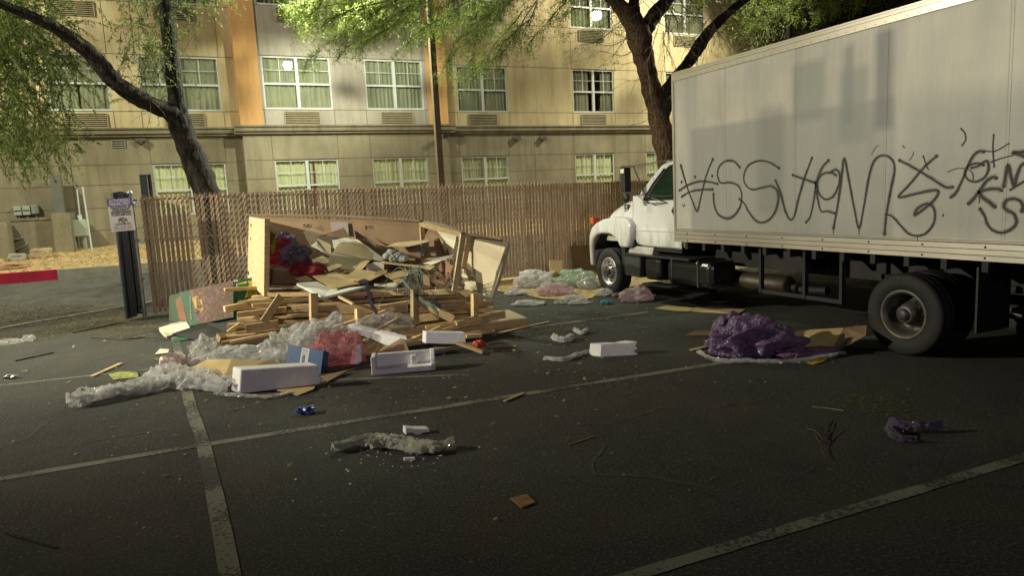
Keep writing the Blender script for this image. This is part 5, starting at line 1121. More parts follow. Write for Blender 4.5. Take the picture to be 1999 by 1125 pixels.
# back panel with two hand slots
mb = MB(); nu = 40; nvv = 12
def bl(u, v): return (BLt.lerp(BRt, u)).lerp(BLb.lerp(BRb, u), v)+Vector((.02*0, -.01, 0))
us = sorted(set([i/30 for i in range(31)]+[.335, .385, .69, .74])); vsn = [0, .09, .155, .4, .7, 1]
for i in range(len(us)-1):
    for j in range(len(vsn)-1):
        cu = (us[i]+us[i+1])/2
        if j == 1 and (.335 < cu < .385 or .69 < cu < .74): continue
        a = [bl(us[i], vsn[j]), bl(us[i+1], vsn[j]), bl(us[i+1], vsn[j+1]), bl(us[i], vsn[j+1])]; mb.add(a, [(3, 2, 1, 0)])
nb = (BLt-BRt).cross(Vector((0, 0, 1))).normalized()
mb.add([p for u in (0, 1) for p in (bl(u, 0)+Vector((0, .015, 0)), bl(u, 1)+Vector((0, .015, 0)))], []) if False else None
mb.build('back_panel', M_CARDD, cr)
mb = MB(); mb.beam(BLt+Vector((0, .0, .03)), bl(.52, 0)+Vector((0, .0, .06)), .09, .03); mb.beam(bl(.52, 0)+Vector((0, 0, .055)), BRt+Vector((0, 0, .01)), .09, .03); mb.build('back_top_rim', M_CARDD, cr)
mb = MB(); mb.beam(BRt+Vector((0, .02, -.04)), FRt+Vector((0, 0, .0)), .06, .07); mb.build('right_top_rail', M_WOOD, cr)
mb = MB(); mb.slab(Q([(822, 431), (870, 439), (913, 457), (900, 457)], [11.1, 10.9, 9.8, 9.7]), .012); mb.build('torn_top_flap', M_CARDD, cr)
mb = MB(); mb.beam(FRb, FRt, .075, .05, up=(0, 1, 0)); mb.build('corner_post', M_PLY, cr)
mb = MB(); mb.beam(BRb, BRt+Vector((0, -.03, -.08)), .07, .05, up=(0, 1, 0)); mb.build('corner_post', M_WOOD, cr)
mb = MB(); mb.beam(FLb+Vector((.05, 0, .02)), FRb+Vector((0, 0, .03)), .04, .06); mb.build('front_sill', M_WOOD, cr)
mb = MB(); mb.beam(PD(527, 559, 9.95), PD(640, 561, 9.9), .04, .035); mb.build('inner_rail', M_WOOD, cr)
mb = MB(); mb.slab([FLb+Vector((.03, .1, .02)), FRb+Vector((0, .1, .02)), BRb+Vector((0, -.05, .02)), BLb+Vector((.05, -.05, .02))], .02); mb.build('floor_board', M_CARDD, cr)
mb = MB(); mb.fslab(Q([(853, 451), (892, 456), (886, 486), (872, 475)], [10.7, 10.3, 10.2, 10.5]), .01); mb.build('right_side_panel', M_CREAM, cr)
mb = MB(); mb.fslab(Q([(824, 445), (856, 452), (880, 500), (870, 545), (822, 540)], [11.05, 10.9, 10.6, 10.6, 11.0]), .01); mb.build('right_side_card', M_CARDD, cr)
mb = MB(); mb.slab(Q([(645, 433), (679, 434), (681, 459), (647, 457)], 11.35), .002); mb.build('paper_notice', mat('paper', (.52, .47, .45), .8, .06, 4), cr)
# right leaning panel
rp = thing('leaning_board', tuple(PD(930, 583, 10.2)), 'cream board panel with torn top edge leaning out at the right end of the crate', 'panel')
mb = MB(); mb.fslab(Q([(899, 457), (976, 467), (978, 473), (981, 468), (991, 477), (975, 537), (960, 583), (930, 570), (887, 560)], [10.6, 9.95, 9.95, 9.95, 9.8, 9.75, 9.75, 10.1, 10.5]), .055); mb.build('board', mat('cream panel face', (.60, .52, .35), .75, .1, 3, fine=.1), rp)
mb = MB(); mb.beam(PD(915.5, 459, 10.35), PD(905, 525, 10.2), .075, .03, up=(0, 1, 0)); mb.build('batten', M_WOOD, rp)
mb = MB(); mb.fslab(Q([(899, 455), (930, 457), (980, 465), (976, 468), (900, 459)], [10.6, 10.4, 9.9, 9.93, 10.55]), .06); mb.build('torn_edge', M_CARDD, rp)
# cardboard inside: helper on the two zoomed views
def c3(l): return [(480+a/5.921, 410+b/5.921) for a, b in l]
def c4(l): return [(740+a/5.921, 410+b/5.921) for a, b in l]
NRM = {}
def card(label, pts, D, t=.006, m=M_CARD, group='flattened cardboard in the crate', name='cardboard_sheet', cat='cardboard', fluff=0):
    P = Q(pts, D); n = Vector((0, 0, 0))
    for i in range(len(P)): n += P[i].cross(P[(i+1) % len(P)])
    if n.dot(CAM-P[0]) < 0: P = P[::-1]
    if t < .02:      # finer outline with a slightly ragged edge, gently warped
        R_ = []
        for i in range(len(P)):
            for j in range(5):
                q = P[i].lerp(P[(i+1) % len(P)], j/5)
                if j: q = q + Vector((noise.noise(q*9), noise.noise(q*9+Vector((3, 0, 0))), noise.noise(q*9+Vector((0, 5, 0)))))*.012
                R_.append(q)
        P = R_
    mb = MB().slab(P, t); return one(mb, name, m, label, cat, group)
CS = 'flattened cardboard sheet among the pile in the crate'
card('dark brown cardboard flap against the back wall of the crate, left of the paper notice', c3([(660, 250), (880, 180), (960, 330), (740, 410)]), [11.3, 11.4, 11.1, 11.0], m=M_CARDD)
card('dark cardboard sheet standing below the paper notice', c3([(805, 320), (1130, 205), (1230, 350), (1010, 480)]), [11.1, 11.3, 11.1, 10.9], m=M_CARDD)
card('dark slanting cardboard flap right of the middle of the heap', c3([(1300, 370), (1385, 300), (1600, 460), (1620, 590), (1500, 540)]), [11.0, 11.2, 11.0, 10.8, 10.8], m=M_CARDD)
card('small pale cardboard triangle at the left of the heap', c3([(745, 415), (812, 362), (960, 522)]), [10.9, 11.0, 10.6], m=M_CREAM)
card('folded pale cardboard leaf in the middle of the heap', c3([(815, 325), (975, 395), (992, 500), (968, 522)]), [11.0, 10.9, 10.6, 10.55])
card('cream cardboard blank with scored flaps behind the big carton', c3([(995, 350), (1180, 318), (1310, 352), (1610, 570), (1540, 590), (1020, 450)]), [11.0, 11.1, 11.0, 10.6, 10.5, 10.6], m=M_CREAM)
card('upper flap of the big opened carton in the middle of the heap', c3([(1005, 482), (1090, 378), (1320, 370), (1482, 500), (1440, 585), (1340, 560)]), [10.55, 10.75, 10.7, 10.4, 10.25, 10.3], m=M_CARD)
card('lower wall of the big opened carton with a faint ring mark', c3([(958, 552), (1006, 486), (1340, 562), (1252, 702), (1100, 690)]), [10.35, 10.5, 10.28, 10.1, 10.15], m=mat('greyed cardboard', (.33, .28, .15), .8, .12, 3, fine=.1))
card('right narrow flap of the big opened carton', c3([(1342, 564), (1432, 586), (1345, 692), (1258, 694)]), [10.27, 10.2, 10.05, 10.08])
card('yellowish folded sheet left of the big opened carton', c3([(755, 575), (888, 530), (1003, 582), (1000, 600), (900, 622), (935, 722), (800, 662)]), [10.3, 10.45, 10.3, 10.3, 10.2, 10.1, 10.15])
card('small grey brown flap with a round mark below the opened carton', c3([(898, 622), (1003, 590), (1120, 640), (960, 712)]), [10.1, 10.15, 10.05, 10.0], m=mat('greyed cardboard', (.33, .28, .15)))
card('broad flat yellow sheet lying at the front of the crate', c3([(770, 765), (1230, 688), (1385, 832), (990, 910)]), [9.95, 10.3, 9.8, 9.55])
card('smaller folded sheet on top of the broad flat one', c3([(1130, 776), (1282, 684), (1640, 722), (1440, 816)]), [9.75, 10.0, 9.85, 9.6])
card('white foam board jutting over the front of the crate', c3([(585, 850), (772, 800), (985, 912), (1395, 880), (898, 1008)]), [9.9, 10.1, 9.75, 9.6, 9.3], .03, mat('foam board', (.70, .74, .66), .6, .05, 5), None, 'foam_board', 'foam board')
card('plain brown carton wall at the lower left of the crate', c3([(250, 672), (645, 728), (676, 855), (240, 855)]), [10.2, 10.1, 10.05, 10.1], .02, M_CARDD)
card('pale top edge of the carton at the lower left of the crate', c3([(250, 612), (340, 630), (640, 722), (250, 668)]), [10.6, 10.6, 10.15, 10.25], .006, M_CREAM)
card('lit flap of the carton printed with a diamond', c4([(80, 422), (200, 378), (480, 350), (690, 346), (340, 422)]), [10.5, 10.7, 10.7, 10.7, 10.4])
dbx = thing('printed_carton', tuple(PD(820, 500, 10.7)), 'brown carton printed with a blue diamond outline at the right of the heap', 'carton')
mb = MB(); mb.fslab(Q(c4([(212, 428), (480, 400), (480, 575), (300, 540)]), [10.75, 10.6, 10.55, 10.6]), .01); mb.fslab(Q(c4([(480, 400), (722, 312), (742, 520), (480, 575)]), [10.6, 10.9, 10.85, 10.55]), .01); mb.build('carton_wall', M_CARDD, dbx)
mb = MB(); cc = Q(c4([(450, 480), (495, 402), (565, 480), (520, 530)]), [10.53, 10.5, 10.58, 10.5]); cc.append(cc[0]); ribbon(mb, cc, .022, (CAM-cc[0]).normalized(), .015); mb.build('diamond_mark', mat('blue ink', (.05, .09, .16), .7, .1, 4), dbx)
mb = MB()
for q in (c4([(575, 368), (635, 352), (637, 420), (578, 425)]), c4([(592, 490), (655, 478), (660, 530), (598, 535)])): mb.add(Q(q, 10.55), [(3, 2, 1, 0)]); 
mb.build('label_patch', mat('pinkish label', (.45, .33, .25), .8, .05, 3), dbx)
rbx = thing('tilted_carton', tuple(PD(860, 550, 9.9)), 'reddish brown carton with dark triangular marks tilted beside the right post', 'carton')
mb = MB(); mb.fslab(Q(c4([(715, 600), (760, 592), (860, 650), (762, 865), (590, 840)]), [10.05, 10.1, 9.95, 9.8, 9.85]), .02); mb.build('carton_wall', mat('reddish cardboard', (.34, .19, .12), .8, .14, 3, fine=.1), rbx)
mb = MB()
for q in (c4([(700, 728), (745, 705), (752, 755)]), c4([(668, 760), (700, 800), (662, 800)]), c4([(780, 735), (812, 718), (805, 752)])): mb.add(Q(q, 9.72), [(2, 1, 0)])
mb.build('dark_mark', M_VOID, rbx)
for i, (q, D) in enumerate([(c4([(510, 615), (820, 540), (780, 570), (620, 628)]), [10.2, 10.4, 10.2, 10.0]), (c4([(470, 665), (560, 620), (650, 650), (590, 690)]), [10.0, 10.2, 10.0, 9.9]), (c4([(60, 745), (270, 700), (340, 720), (300, 810), (210, 860)]), [9.7, 9.9, 9.8, 9.6, 9.55]),
                            (c4([(-60, 850), (240, 838), (200, 882), (-60, 882)]), [9.8, 9.7, 9.5, 9.55]), (c4([(260, 548), (400, 552), (425, 585), (250, 575)]), [10.5, 10.5, 10.3, 10.3]), (c4([(-20, 700), (90, 690), (60, 740), (-60, 750)]), 9.75),
                            (c3([(1380, 640), (1480, 600), (1600, 610), (1600, 700), (1400, 690)]), 10.2), (c3([(560, 790), (700, 760), (780, 800), (640, 840)]), 10.0), (c4([(860, 900), (900, 880), (1110, 960), (1010, 1005)]), [9.7, 9.8, 9.5, 9.4]), (c4([(600, 560), (860, 520), (840, 560), (640, 600)]), 10.5)]):
    card(('narrow lit card strip left of the tilted carton', 'small card wedge above the plastic straps', 'yellow green torn sheet left of the plastic straps', 'pale sheet edge under the purple strap', 'card sliver beside the grey foam scraps', 'card sliver at the middle front of the heap', 'card behind the slat lying on the heap', 'card corner under the red net tail', 'sheet jutting out below the right corner post', 'thin card edge right of the tilted carton')[i], q, D, m=M_CARD if i % 3 else M_CREAM)
# body of cartons the sheets rest on
random.seed(8)
for i, (x, y, D, s) in enumerate(((560, 545, 11.0, .34), (640, 540, 10.9, .36), (720, 545, 10.7, .36), (800, 552, 10.6, .34), (850, 548, 10.35, .24), (690, 510, 11.2, .3))):
    p = PD(x, y, D); p.z = max(p.z, .66+.1); a = random.uniform(0, 1.5); mb = MB(); ex = Vector((math.cos(a), math.sin(a), .05)); ey = Vector((-math.sin(a), math.cos(a), 0)); hgt = s*.62
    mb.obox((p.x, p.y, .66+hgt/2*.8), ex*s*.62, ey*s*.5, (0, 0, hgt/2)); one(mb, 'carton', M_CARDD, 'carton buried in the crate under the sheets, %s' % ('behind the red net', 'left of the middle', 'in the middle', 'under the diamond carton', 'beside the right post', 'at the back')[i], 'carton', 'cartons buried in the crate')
a, b = PD(633, 478, 10.4), PD(850, 525, 10.0)
plank(PD(745, 512, 10.2), PD(846, 524, 10.0), .07, .03, 'flat slat lying across the cardboard heap', None)
# crumpled things
def crumple(name, label, cat, c, s, m, seed, amp=.35, lo=None, sub_=5, group=None, freq=1.15, shape=None, tail=None):
    bm = bmesh.new(); bmesh.ops.create_icosphere(bm, subdivisions=sub_, radius=1); c = Vector(c); o = Vector((seed*7.7, seed*3.3, 0))
    vs = []; fs = [tuple(v.index for v in f.verts) for f in bm.faces]
    for v in bm.verts:
        q = v.co.copy(); w3 = Vector((noise.noise(q*1.3+o), noise.noise(q*1.3+o+Vector((5, 0, 0))), noise.noise(q*1.3+o+Vector((0, 5, 0)))))
        qq = q+w3*.7
        r1 = 1-abs(noise.noise(qq*freq+o))*2.2; r2 = 1-abs(noise.noise(qq*freq*2.3+o))*2.2; r3 = 1-abs(noise.noise(qq*freq*5+o))*2.2
        q *= 1 + amp*(.45*(r1-.45)+.17*(r2-.45)+.05*(r3-.45)) + amp*.45*noise.noise(q*1.1+o)
        q += w3*amp*.5
        if shape: q = shape(q)
        p = Vector((q.x*s[0], q.y*s[1], q.z*s[2])); p = c + U_*p.x + V_*p.y + Vector((0, 0, p.z))
        if lo is not None and p.z < lo: p.z = lo+.004*abs(noise.noise(p*20))
        vs.append(p)
    bm.free(); mb = MB().add(vs, fs, 0, name == 'bubble_wrap'); return one(mb, name, m, label, cat, group)
def onG(x, y, h): p = G(x, y); return Vector((p.x, p.y, h))
crumple('netting_bundle', 'crumpled red net bundle in the left corner of the crate', 'netting', PD(553, 505, 10.5), (.27, .18, .25), M_REDP, 1, .6)
crumple('netting_bundle', 'trailing red net end lying over the small carton', 'netting', PD(600, 527, 10.1), (.24, .12, .10), M_REDP, 2, .7, shape=None)
crumple('plastic_bag', 'shiny purple grey plastic bag on the red net in the crate', 'plastic bag', PD(577, 500, 10.25), (.20, .11, .16), film_mat('dark violet bag', (.20, .16, .24), .6, .98, 9, .2), 3, .7)
crumple('plastic_bag', 'small violet plastic tuft above the red net', 'plastic bag', PD(556, 468, 10.6), (.13, .09, .10), M_PURP, 4, .7)
mb = MB(); mb.fslab(Q([(529, 478), (539, 457), (536, 492), (530, 497)], [10.3, 10.35, 10.3, 10.3]), .004); one(mb, 'yellow_leaflet', mat('lime paper', (.42, .50, .05), .6, .1, 4), 'lime yellow folded leaflet at the left inside of the crate', 'leaflet')
for i, (x, y) in enumerate(((757, 500), (768, 505), (778, 498), (764, 494), (786, 505))): crumple('foam_scrap', 'grey foam scrap on the cardboard heap, %s of five' % ('leftmost', 'lower middle', 'upper right', 'upper left', 'rightmost')[i], 'foam scrap', PD(x, y, 10.2), (.07, .05, .05), mat('grey foam scrap', (.42, .45, .42), .6, .1, 5), 20+i, .6, sub_=3, group='grey scraps on the heap')
# plastic straps hanging over the front
random.seed(12)
M_STRAP = film_mat('pale green strapping', (.42, .50, .42), .5, .95, 9, .2)
mb = MB()
for i in range(30):
    x0 = random.gauss(806, 9); y0 = random.gauss(533, 4); D = random.uniform(9.25, 9.75); dx = random.gauss(8, 26); y1 = random.uniform(560, 600)
    pts = [PD(x0, y0, D+.3), PD(x0+dx*.4, y0-random.uniform(2, 14), D), PD(x0+dx*.9, y0+18, D-.12), PD(x0+dx*1.1+random.gauss(4, 4), (y0+y1)/2+10, D-.12), PD(x0+dx*1.2+random.gauss(10, 8), y1, D-.1)]
    pp = smooth_path(pts, 6); ribbon(mb, pp, .011, (CAM-pts[0]).normalized().cross(Vector((random.gauss(0, .4), random.gauss(0, .4), 1))).normalized() if i % 2 else (CAM-pts[0]).normalized(), 0)
for i in range(6):
    pts = [PD(780+i*2, 540+i, 9.5), PD(800+i*3, 565+i*2, 9.2), PD(818+i*3, 585+i*2, 9.15), PD(838+i*3, 592+i*2, 9.1), PD(845+i*2, 602+i*3, 9.1)]; ribbon(mb, smooth_path(pts, 6), .03, (CAM-pts[0]).normalized(), i*.004)
for q in ([(776, 575), (777, 560), (782, 556), (790, 562)], [(797, 575), (795, 600), (796, 636)], [(842, 540), (852, 560), (848, 580), (838, 590)]): ribbon(mb, smooth_path([PD(x, y, 9.15) for x, y in q], 6), .008, (CAM-PD(790, 600, 9.1)).normalized(), 0)
o = one(mb, 'plastic_strapping', M_STRAP, 'tangle of pale green plastic straps hanging over the crate front', 'strapping')
for lab, q, w_, cm in (('dark purple strap hanging down the middle of the crate front', [(700, 552), (714, 548), (718, 566), (724, 590), (733, 608), (739, 624)], .045, (.085, .06, .10)), ('dark strip of rubber over the diagonal board at the right', [(840, 588), (852, 592), (860, 605), (862, 625)], .05, (.05, .035, .035)), ('thin dark cable drooping across the cardboard sheets', [(690, 548), (730, 560), (770, 545), (800, 540)], .012, (.03, .03, .035)), ('grey twisted strip lying on the long board at the foot of the stack', [(772, 645), (785, 634), (800, 632), (812, 640)], .05, (.12, .12, .13))):
    mb = MB(); pp = smooth_path([PD(x, y, 9.15) for x, y in q], 7); ribbon(mb, pp, [w_*(1+.3*noise.noise(p*8)) for p in pp], (CAM-pp[0]).normalized(), 0); one(mb, 'loose_strap', mat(lab[:18], cm, .5, .3, 9), lab, 'strap')
# clear plastic in front of the stack
crumple('plastic_wrap', 'crumpled grey plastic tucked under the front boards of the stack', 'plastic wrap', PD(748, 634, 9.1), (.36, .12, .12), M_FILM, 5, .6)
crumple('plastic_wrap', 'large clear plastic bundle behind the blue box', 'plastic wrap', PD(628, 668, 8.75), (.34, .26, .27), M_FILM, 6, .75, 0, 5); crumple('plastic_wrap', 'left clear plastic bundle spilling over the slats', 'plastic wrap', PD(565, 680, 8.7), (.30, .24, .22), M_FILM, 7, .8, 0, 5)
crumple('plastic_wrap', 'pink plastic film bunched behind the white foam block', 'plastic wrap', PD(655, 695, 8.35), (.28, .2, .24), M_PINK, 8, .8, 0, 5)
crumple('plastic_wrap', 'milky plastic knot above the blue box', 'plastic wrap', PD(590, 655, 8.9), (.15, .12, .14), M_FILMW, 9, .9); crumple('plastic_wrap', 'clear plastic twist rising left of the stack foot', 'plastic wrap', PD(402, 684, 8.9), (.17, .14, .15), M_FILM, 10, .9)
crumple('plastic_wrap', 'white plastic bag flattened above the tan cardboard', 'plastic wrap', onG(462, 706, .10), (.26, .12, .10), M_FILMW, 11, .8, .0); crumple('plastic_wrap', 'pinkish film knot left of the tan cardboard', 'plastic wrap', onG(345, 722, .06), (.15, .14, .13), film_mat('blush film', (.66, .50, .50), .3, .8, 8), 12, .9, 0)
crumple('plastic_wrap', 'clear film draped between the stack and the tan cardboard', 'plastic wrap', onG(430, 712, .03), (.60, .26, .10), M_FILM, 13, .9, 0, 5)
def film(label, path, widths, h, m, seed, name='plastic_film', cat='plastic film', D=None, gr=None):
    base = smooth_path([G(x, y) for x, y in path], 14); n = len(base); k = 20; vs = []; fs = []; o = Vector((seed*5.1, 0, 0))
    for i, p in enumerate(base):
        t = i/(n-1); j = t*(len(widths)-1); a = int(min(j, len(widths)-2)); w_ = widths[a]+(widths[a+1]-widths[a])*(j-a)
        d = (base[min(i+1, n-1)]-base[max(i-1, 0)]).normalized(); s_ = Vector((-d.y, d.x, 0))
        for e in range(k+1):
            q = e/k*2-1; pos = p + s_*q*w_/2*(1+.35*noise.noise(Vector((i*.35, q*2, seed))))
            loc_ = Vector((i*.055, q*2.6+.8*noise.noise(Vector((i*.11, seed*2.0, 0))), seed*3.7)); rid = (1-abs(noise.noise(loc_*1.3))*2.4)*.55+(1-abs(noise.noise(pos*11+o))*2.4)*.22+.15; ee = max(0, 1-abs(q)**3)
            vs.append((pos.x, pos.y, .008+h*(.18+max(-.05, rid)*1.7)*(.25+.75*ee)))
    for i in range(n-1):
        for e in range(k): fs.append((i*(k+1)+e, (i+1)*(k+1)+e, (i+1)*(k+1)+e+1, i*(k+1)+e+1))
    mb = MB().add(vs, fs); return one(mb, name, m, label, cat, gr)
film('long trail of clear film stretching left over the asphalt', [(132, 798), (190, 786), (250, 772), (320, 758), (390, 750), (455, 768)], [.12, .24, .28, .42, .62, .3], .10, film_mat('trailing film', (.94, .94, .90), .35, .85, 8, .16), 1)
film('narrow twisted tip of film at the far left of the trail', [(150, 790), (165, 780), (185, 784), (240, 768)], [.05, .12, .1, .06], .08, M_FILMW, 2)
film('bright clumped film in front of the pinkish knot', [(290, 755), (330, 742), (380, 748), (420, 755)], [.2, .4, .35, .2], .12, M_FILM, 3)
film('grey green strip of film lying right of the left painted line', [(650, 886), (690, 873), (730, 868), (780, 872), (830, 882), (888, 876)], [.06, .12, .16, .22, .18, .12], .05, film_mat('dirty film', (.74, .74, .64), .88, 1.0, 9, .35), 4)
film('torn flap of the grey green film strip', [(718, 880), (745, 872), (790, 878), (850, 888)], [.08, .16, .12, .06], .04, film_mat('dirty film', (.74, .74, .64), .88, 1.0, 9, .35), 5)
film('pale ribbon of film trailing left from the small foam block', [(1062, 705), (1100, 706), (1130, 696), (1165, 688)], [.05, .09, .09, .07], .03, M_FILMW, 6)
film('long clear tube edge in front of the purple bubble wrap', [(1362, 690), (1400, 708), (1470, 710), (1560, 710), (1650, 694)], [.05, .09, .08, .08, .03], .03, M_FILM, 7)
film('lilac plastic scrap on the dark asphalt at the right', [(1735, 835), (1765, 842), (1800, 846), (1838, 842)], [.10, .14, .05, .05], .05, M_PURPL, 8); film('thin lilac film tail below the scrap at the right', [(1740, 840), (1752, 862), (1790, 866)], [.12, .07, .02], .03, M_PURPL, 9)
film('small grey film scrap lying upper right of the lath', [(1080, 664), (1100, 670), (1118, 662)], [.08, .14, .08], .05, M_FILMW, 10); film('tiny film scrap near the lone twig cluster', [(1120, 648), (1135, 655), (1146, 648)], [.06, .08, .05], .04, M_FILMW, 11)
film('clear film edge under the white foam block', [(420, 772), (470, 776), (530, 778), (570, 770)], [.05, .08, .08, .04], .02, M_FILM, 12)
crumple('plastic_scrap', 'small clear plastic scrap at the far left, outer one', 'plastic scrap', onG(18, 672, .03), (.16, .08, .05), M_FILM, 14, .8, 0, 3); crumple('plastic_scrap', 'small clear plastic scrap at the far left, inner one', 'plastic scrap', onG(58, 666, .03), (.10, .07, .06), M_FILM, 15, .8, 0, 3)
crumple('plastic_scrap', 'small shiny foil scrap lying alone at the left edge', 'plastic scrap', onG(20, 740, .02), (.07, .05, .03), M_STEEL, 16, .8, 0, 3)
crumple('plastic_wrapper', 'small crumpled blue wrapper on the asphalt', 'wrapper', onG(597, 808, .03), (.085, .06, .035), mat('blue wrapper', (.06, .09, .35), .3, .3, 14), 17, .8, 0, 3)
# tan cardboard spread in front
def gcard(label, pts, zs, m=M_CARD, t=.006, group=None):
    P = [G(x, y, z) for (x, y), z in zip(pts, zs)]; n = Vector((0, 0, 0))
    for i in range(len(P)): n += P[i].cross(P[(i+1) % len(P)])
    if n.z < 0: P = P[::-1]
    return one(MB().slab(P, t), 'cardboard_sheet', m, label, 'cardboard', group)
gcard('tan folded cardboard sheet lying behind the long foam block', [(352, 728), (405, 702), (452, 701), (436, 742), (372, 742)], [.05, .16, .20, .06, .04]); gcard('right half of the tan folded cardboard behind the long foam block', [(436, 742), (452, 701), (520, 704), (570, 713), (470, 743)], [.06, .20, .17, .10, .04])
gcard('brown cardboard corner poking out below the long foam block', [(505, 776), (540, 768), (560, 764), (575, 766), (520, 779)], [.01, .03, .03, .01, .01], M_CARDD); gcard('tan cardboard corner poking out right of the long foam block', [(540, 762), (625, 738), (612, 760), (582, 772)], [.02, .05, .02, .01])
gcard('brown cardboard tongue between foam and pink film', [(625, 735), (680, 722), (700, 716), (640, 745)], [.02, .04, .03, .02], M_CARDD)
gcard('bent brown cardboard under the broken foam strip', [(690, 668), (735, 648), (790, 662), (800, 690), (740, 700), (700, 690)], [.04, .20, .22, .08, .02, .02], M_CARDD); gcard('curled tan cardboard tab beside the broken foam strip', [(708, 655), (752, 640), (776, 652), (740, 664)], [.12, .26, .24, .16])
# blue printed box
bb = thing('blue_box', tuple(G(592, 728)), 'dark blue carton with a white label leaning behind the long foam block', 'box')
bq = Q([(563, 673), (632, 685), (626, 732), (556, 716)], [8.05, 7.9, 7.85, 8.0])
mb = MB(); n = (bq[1]-bq[0]).cross(bq[3]-bq[0]).normalized(); n = n if n.y > 0 else -n; mb.slab(bq[::-1], .12); mb.build('carton_wall', mat('blue carton', (.025, .085, .21), .5, .12, 3), bb, bevel=.004)
xa = (bq[1]-bq[0]).normalized(); ya = (bq[0]-bq[3]).normalized(); nf = xa.cross(ya)
mb = MB(); e = bq[3]+xa*.19; L_ = (bq[0]-bq[3]).length; mb.add([e+nf*.002, e+xa*.105+nf*.002, e+xa*.105+ya*L_*.98+nf*.002, e+ya*L_*.98+nf*.002], [(0, 1, 2, 3)]); mb.build('label_sticker', mat('label white', (.55, .58, .60), .6, .05, 3), bb)
mb = MB(); 
for v, w_ in ((.88, .006), (.80, .003), (.74, .003), (.68, .003)): ribbon(mb, [e+ya*L_*v+xa*.015, e+ya*L_*v+xa*.085], w_, nf, .004)
text_mb(mb, '00030', .05, e+ya*L_*.16+xa*.058, ya, -xa, .004, bold=.002, align='LEFT'); mb.build('label_print', M_INK, bb)
mb = MB(); p = bq[3]+xa*.07+ya*L_*.45; mb.lathe([(0, .001), (0, .006)], p+nf*.003, 'Y', 8); mb.build('white_dot', M_WHITE, bb)
# ---- white foam blocks
def foam(label, quad, D, ext, bev=.012):
    P = Q(quad, D); ext = Vector(ext); vs = P + [p+ext for p in P]; mb = MB(); k = len(P)
    mb.add(vs, [tuple(range(k-1, -1, -1)), tuple(range(k, 2*k))] + [(i, (i+1) % k, (i+1) % k+k, i+k) for i in range(k)])
    return one(mb, 'foam_block', M_FOAM, label, 'foam block', 'white foam packing blocks', bevel=bev, seg=2)
DG = lambda x, y: dep(G(x, y))
foam('long solid white foam block lying nearest the viewer in the pile', [(468, 723), (622, 712), (625, 750), (467, 770)], [DG(467, 770)]*4, (-.13, .20, .01)) if False else None
d1 = DG(467, 771)
foam('long solid white foam block lying nearest the viewer in the pile', [(470, 722), (622, 712.5), (625, 751), (467, 770)], [d1, d1+.1, d1+.1, d1], (-.07, .20, -.0))
d3 = 8.55
foam('short white foam block raised on slats right of the foam tray', [(832, 648), (909, 650), (909, 673), (831, 671)], [d3, d3, d3, d3], (-.01, .12, 0), .006)
d6 = DG(1166, 697)
foam('small broken white foam block lying alone on the asphalt', [(1174, 673), (1200, 671), (1222, 671), (1232, 669), (1245, 667), (1241, 675), (1245, 682), (1238, 686), (1246, 691), (1243, 694), (1172, 698)], [d6]*11, (-.07, .14, .0), .006)
foam('grey lit end piece of foam beside the pink film', [(704, 672), (706, 706), (676, 727), (672, 722), (683, 712), (688, 700), (687, 684)], [8.25]*7, (.04, .09, 0), .006)
d7 = DG(311, 719)
foam('small square foam block left of the pinkish film', [(311, 702), (342, 702), (342, 720), (309, 720)], [d7]*4, (-.0, .16, 0), .008)
d8 = DG(795, 850)
foam('jagged little foam chunk beside the film strip', [(792, 836), (810, 838), (838, 838), (840, 844), (826, 846), (818, 851), (792, 850)], [d8]*7, (0, .09, .0), .005)
foam('thin broken white foam strip lying across the foot of the stack', [(679, 640), (692, 637), (795, 662), (794, 682), (752, 674), (725, 662), (690, 650), (680, 652)], [8.9, 8.9, 8.55, 8.5, 8.6, 8.7, 8.85, 8.9], (.02, .10, .02), .005)
foam('small foam flake below the film strip', [(789, 896), (811, 895), (811, 900), (790, 902)], [DG(800, 901)]*4, (0, .03, 0), .002)
# hollow foam tray with three walls
ft_ = thing('foam_tray', tuple(G(780, 728)), 'hollow white foam tray with one curved end, open towards the viewer', 'foam tray', 'white foam packing blocks')
dt = DG(727, 734); A = PD(727, 734, dt); B = PD(849, 714, dt+.06); 
At = PD(727, 697, dt); Bb = PD(849, 676, dt+.06)
A.z = .0; B.z = .01; ux_ = (B-A).normalized(); bk = Vector((-ux_.y, ux_.x, 0)); H_t = At.z-A.z; Lt = (B-A).length
def TP(s, d, z): return A + ux_*s + bk*d + Vector((0, 0, z))
mb = MB()
def tb(s0, s1, d0, d1_, z0, z1): mb.obox(TP((s0+s1)/2, (d0+d1_)/2, (z0+z1)/2), ux_*(s1-s0)/2, bk*(d1_-d0)/2, (0, 0, (z1-z0)/2))
tb(0, Lt, 0, .20, 0, H_t*.30); mb.build('tray_floor', M_FOAM, ft_, bevel=.008, seg=2)
mb = MB(); tb(0, Lt-.03, .16, .21, H_t*.30, H_t*.98); mb.build('back_wall', M_FOAM, ft_, bevel=.006)
mb = MB(); tb(-.005, .045, -.003, .205, H_t*.0+.002, H_t*1.02); mb.build('end_wall', M_FOAM, ft_, bevel=.008, seg=2)
mb = MB(); k = 10; prof = [(0, .0), (.21, .0)] + [(.21*math.cos(t*math.pi/2/k)**.8, H_t*(.30+.66*math.sin(t*math.pi/2/k))) for t in range(0, k+1)][::1] 
pr = [(.0, .002), (.0, H_t*.35), (.03, H_t*.62), (.08, H_t*.85), (.16, H_t*1.0), (.21, H_t*1.02), (.21, .002)]
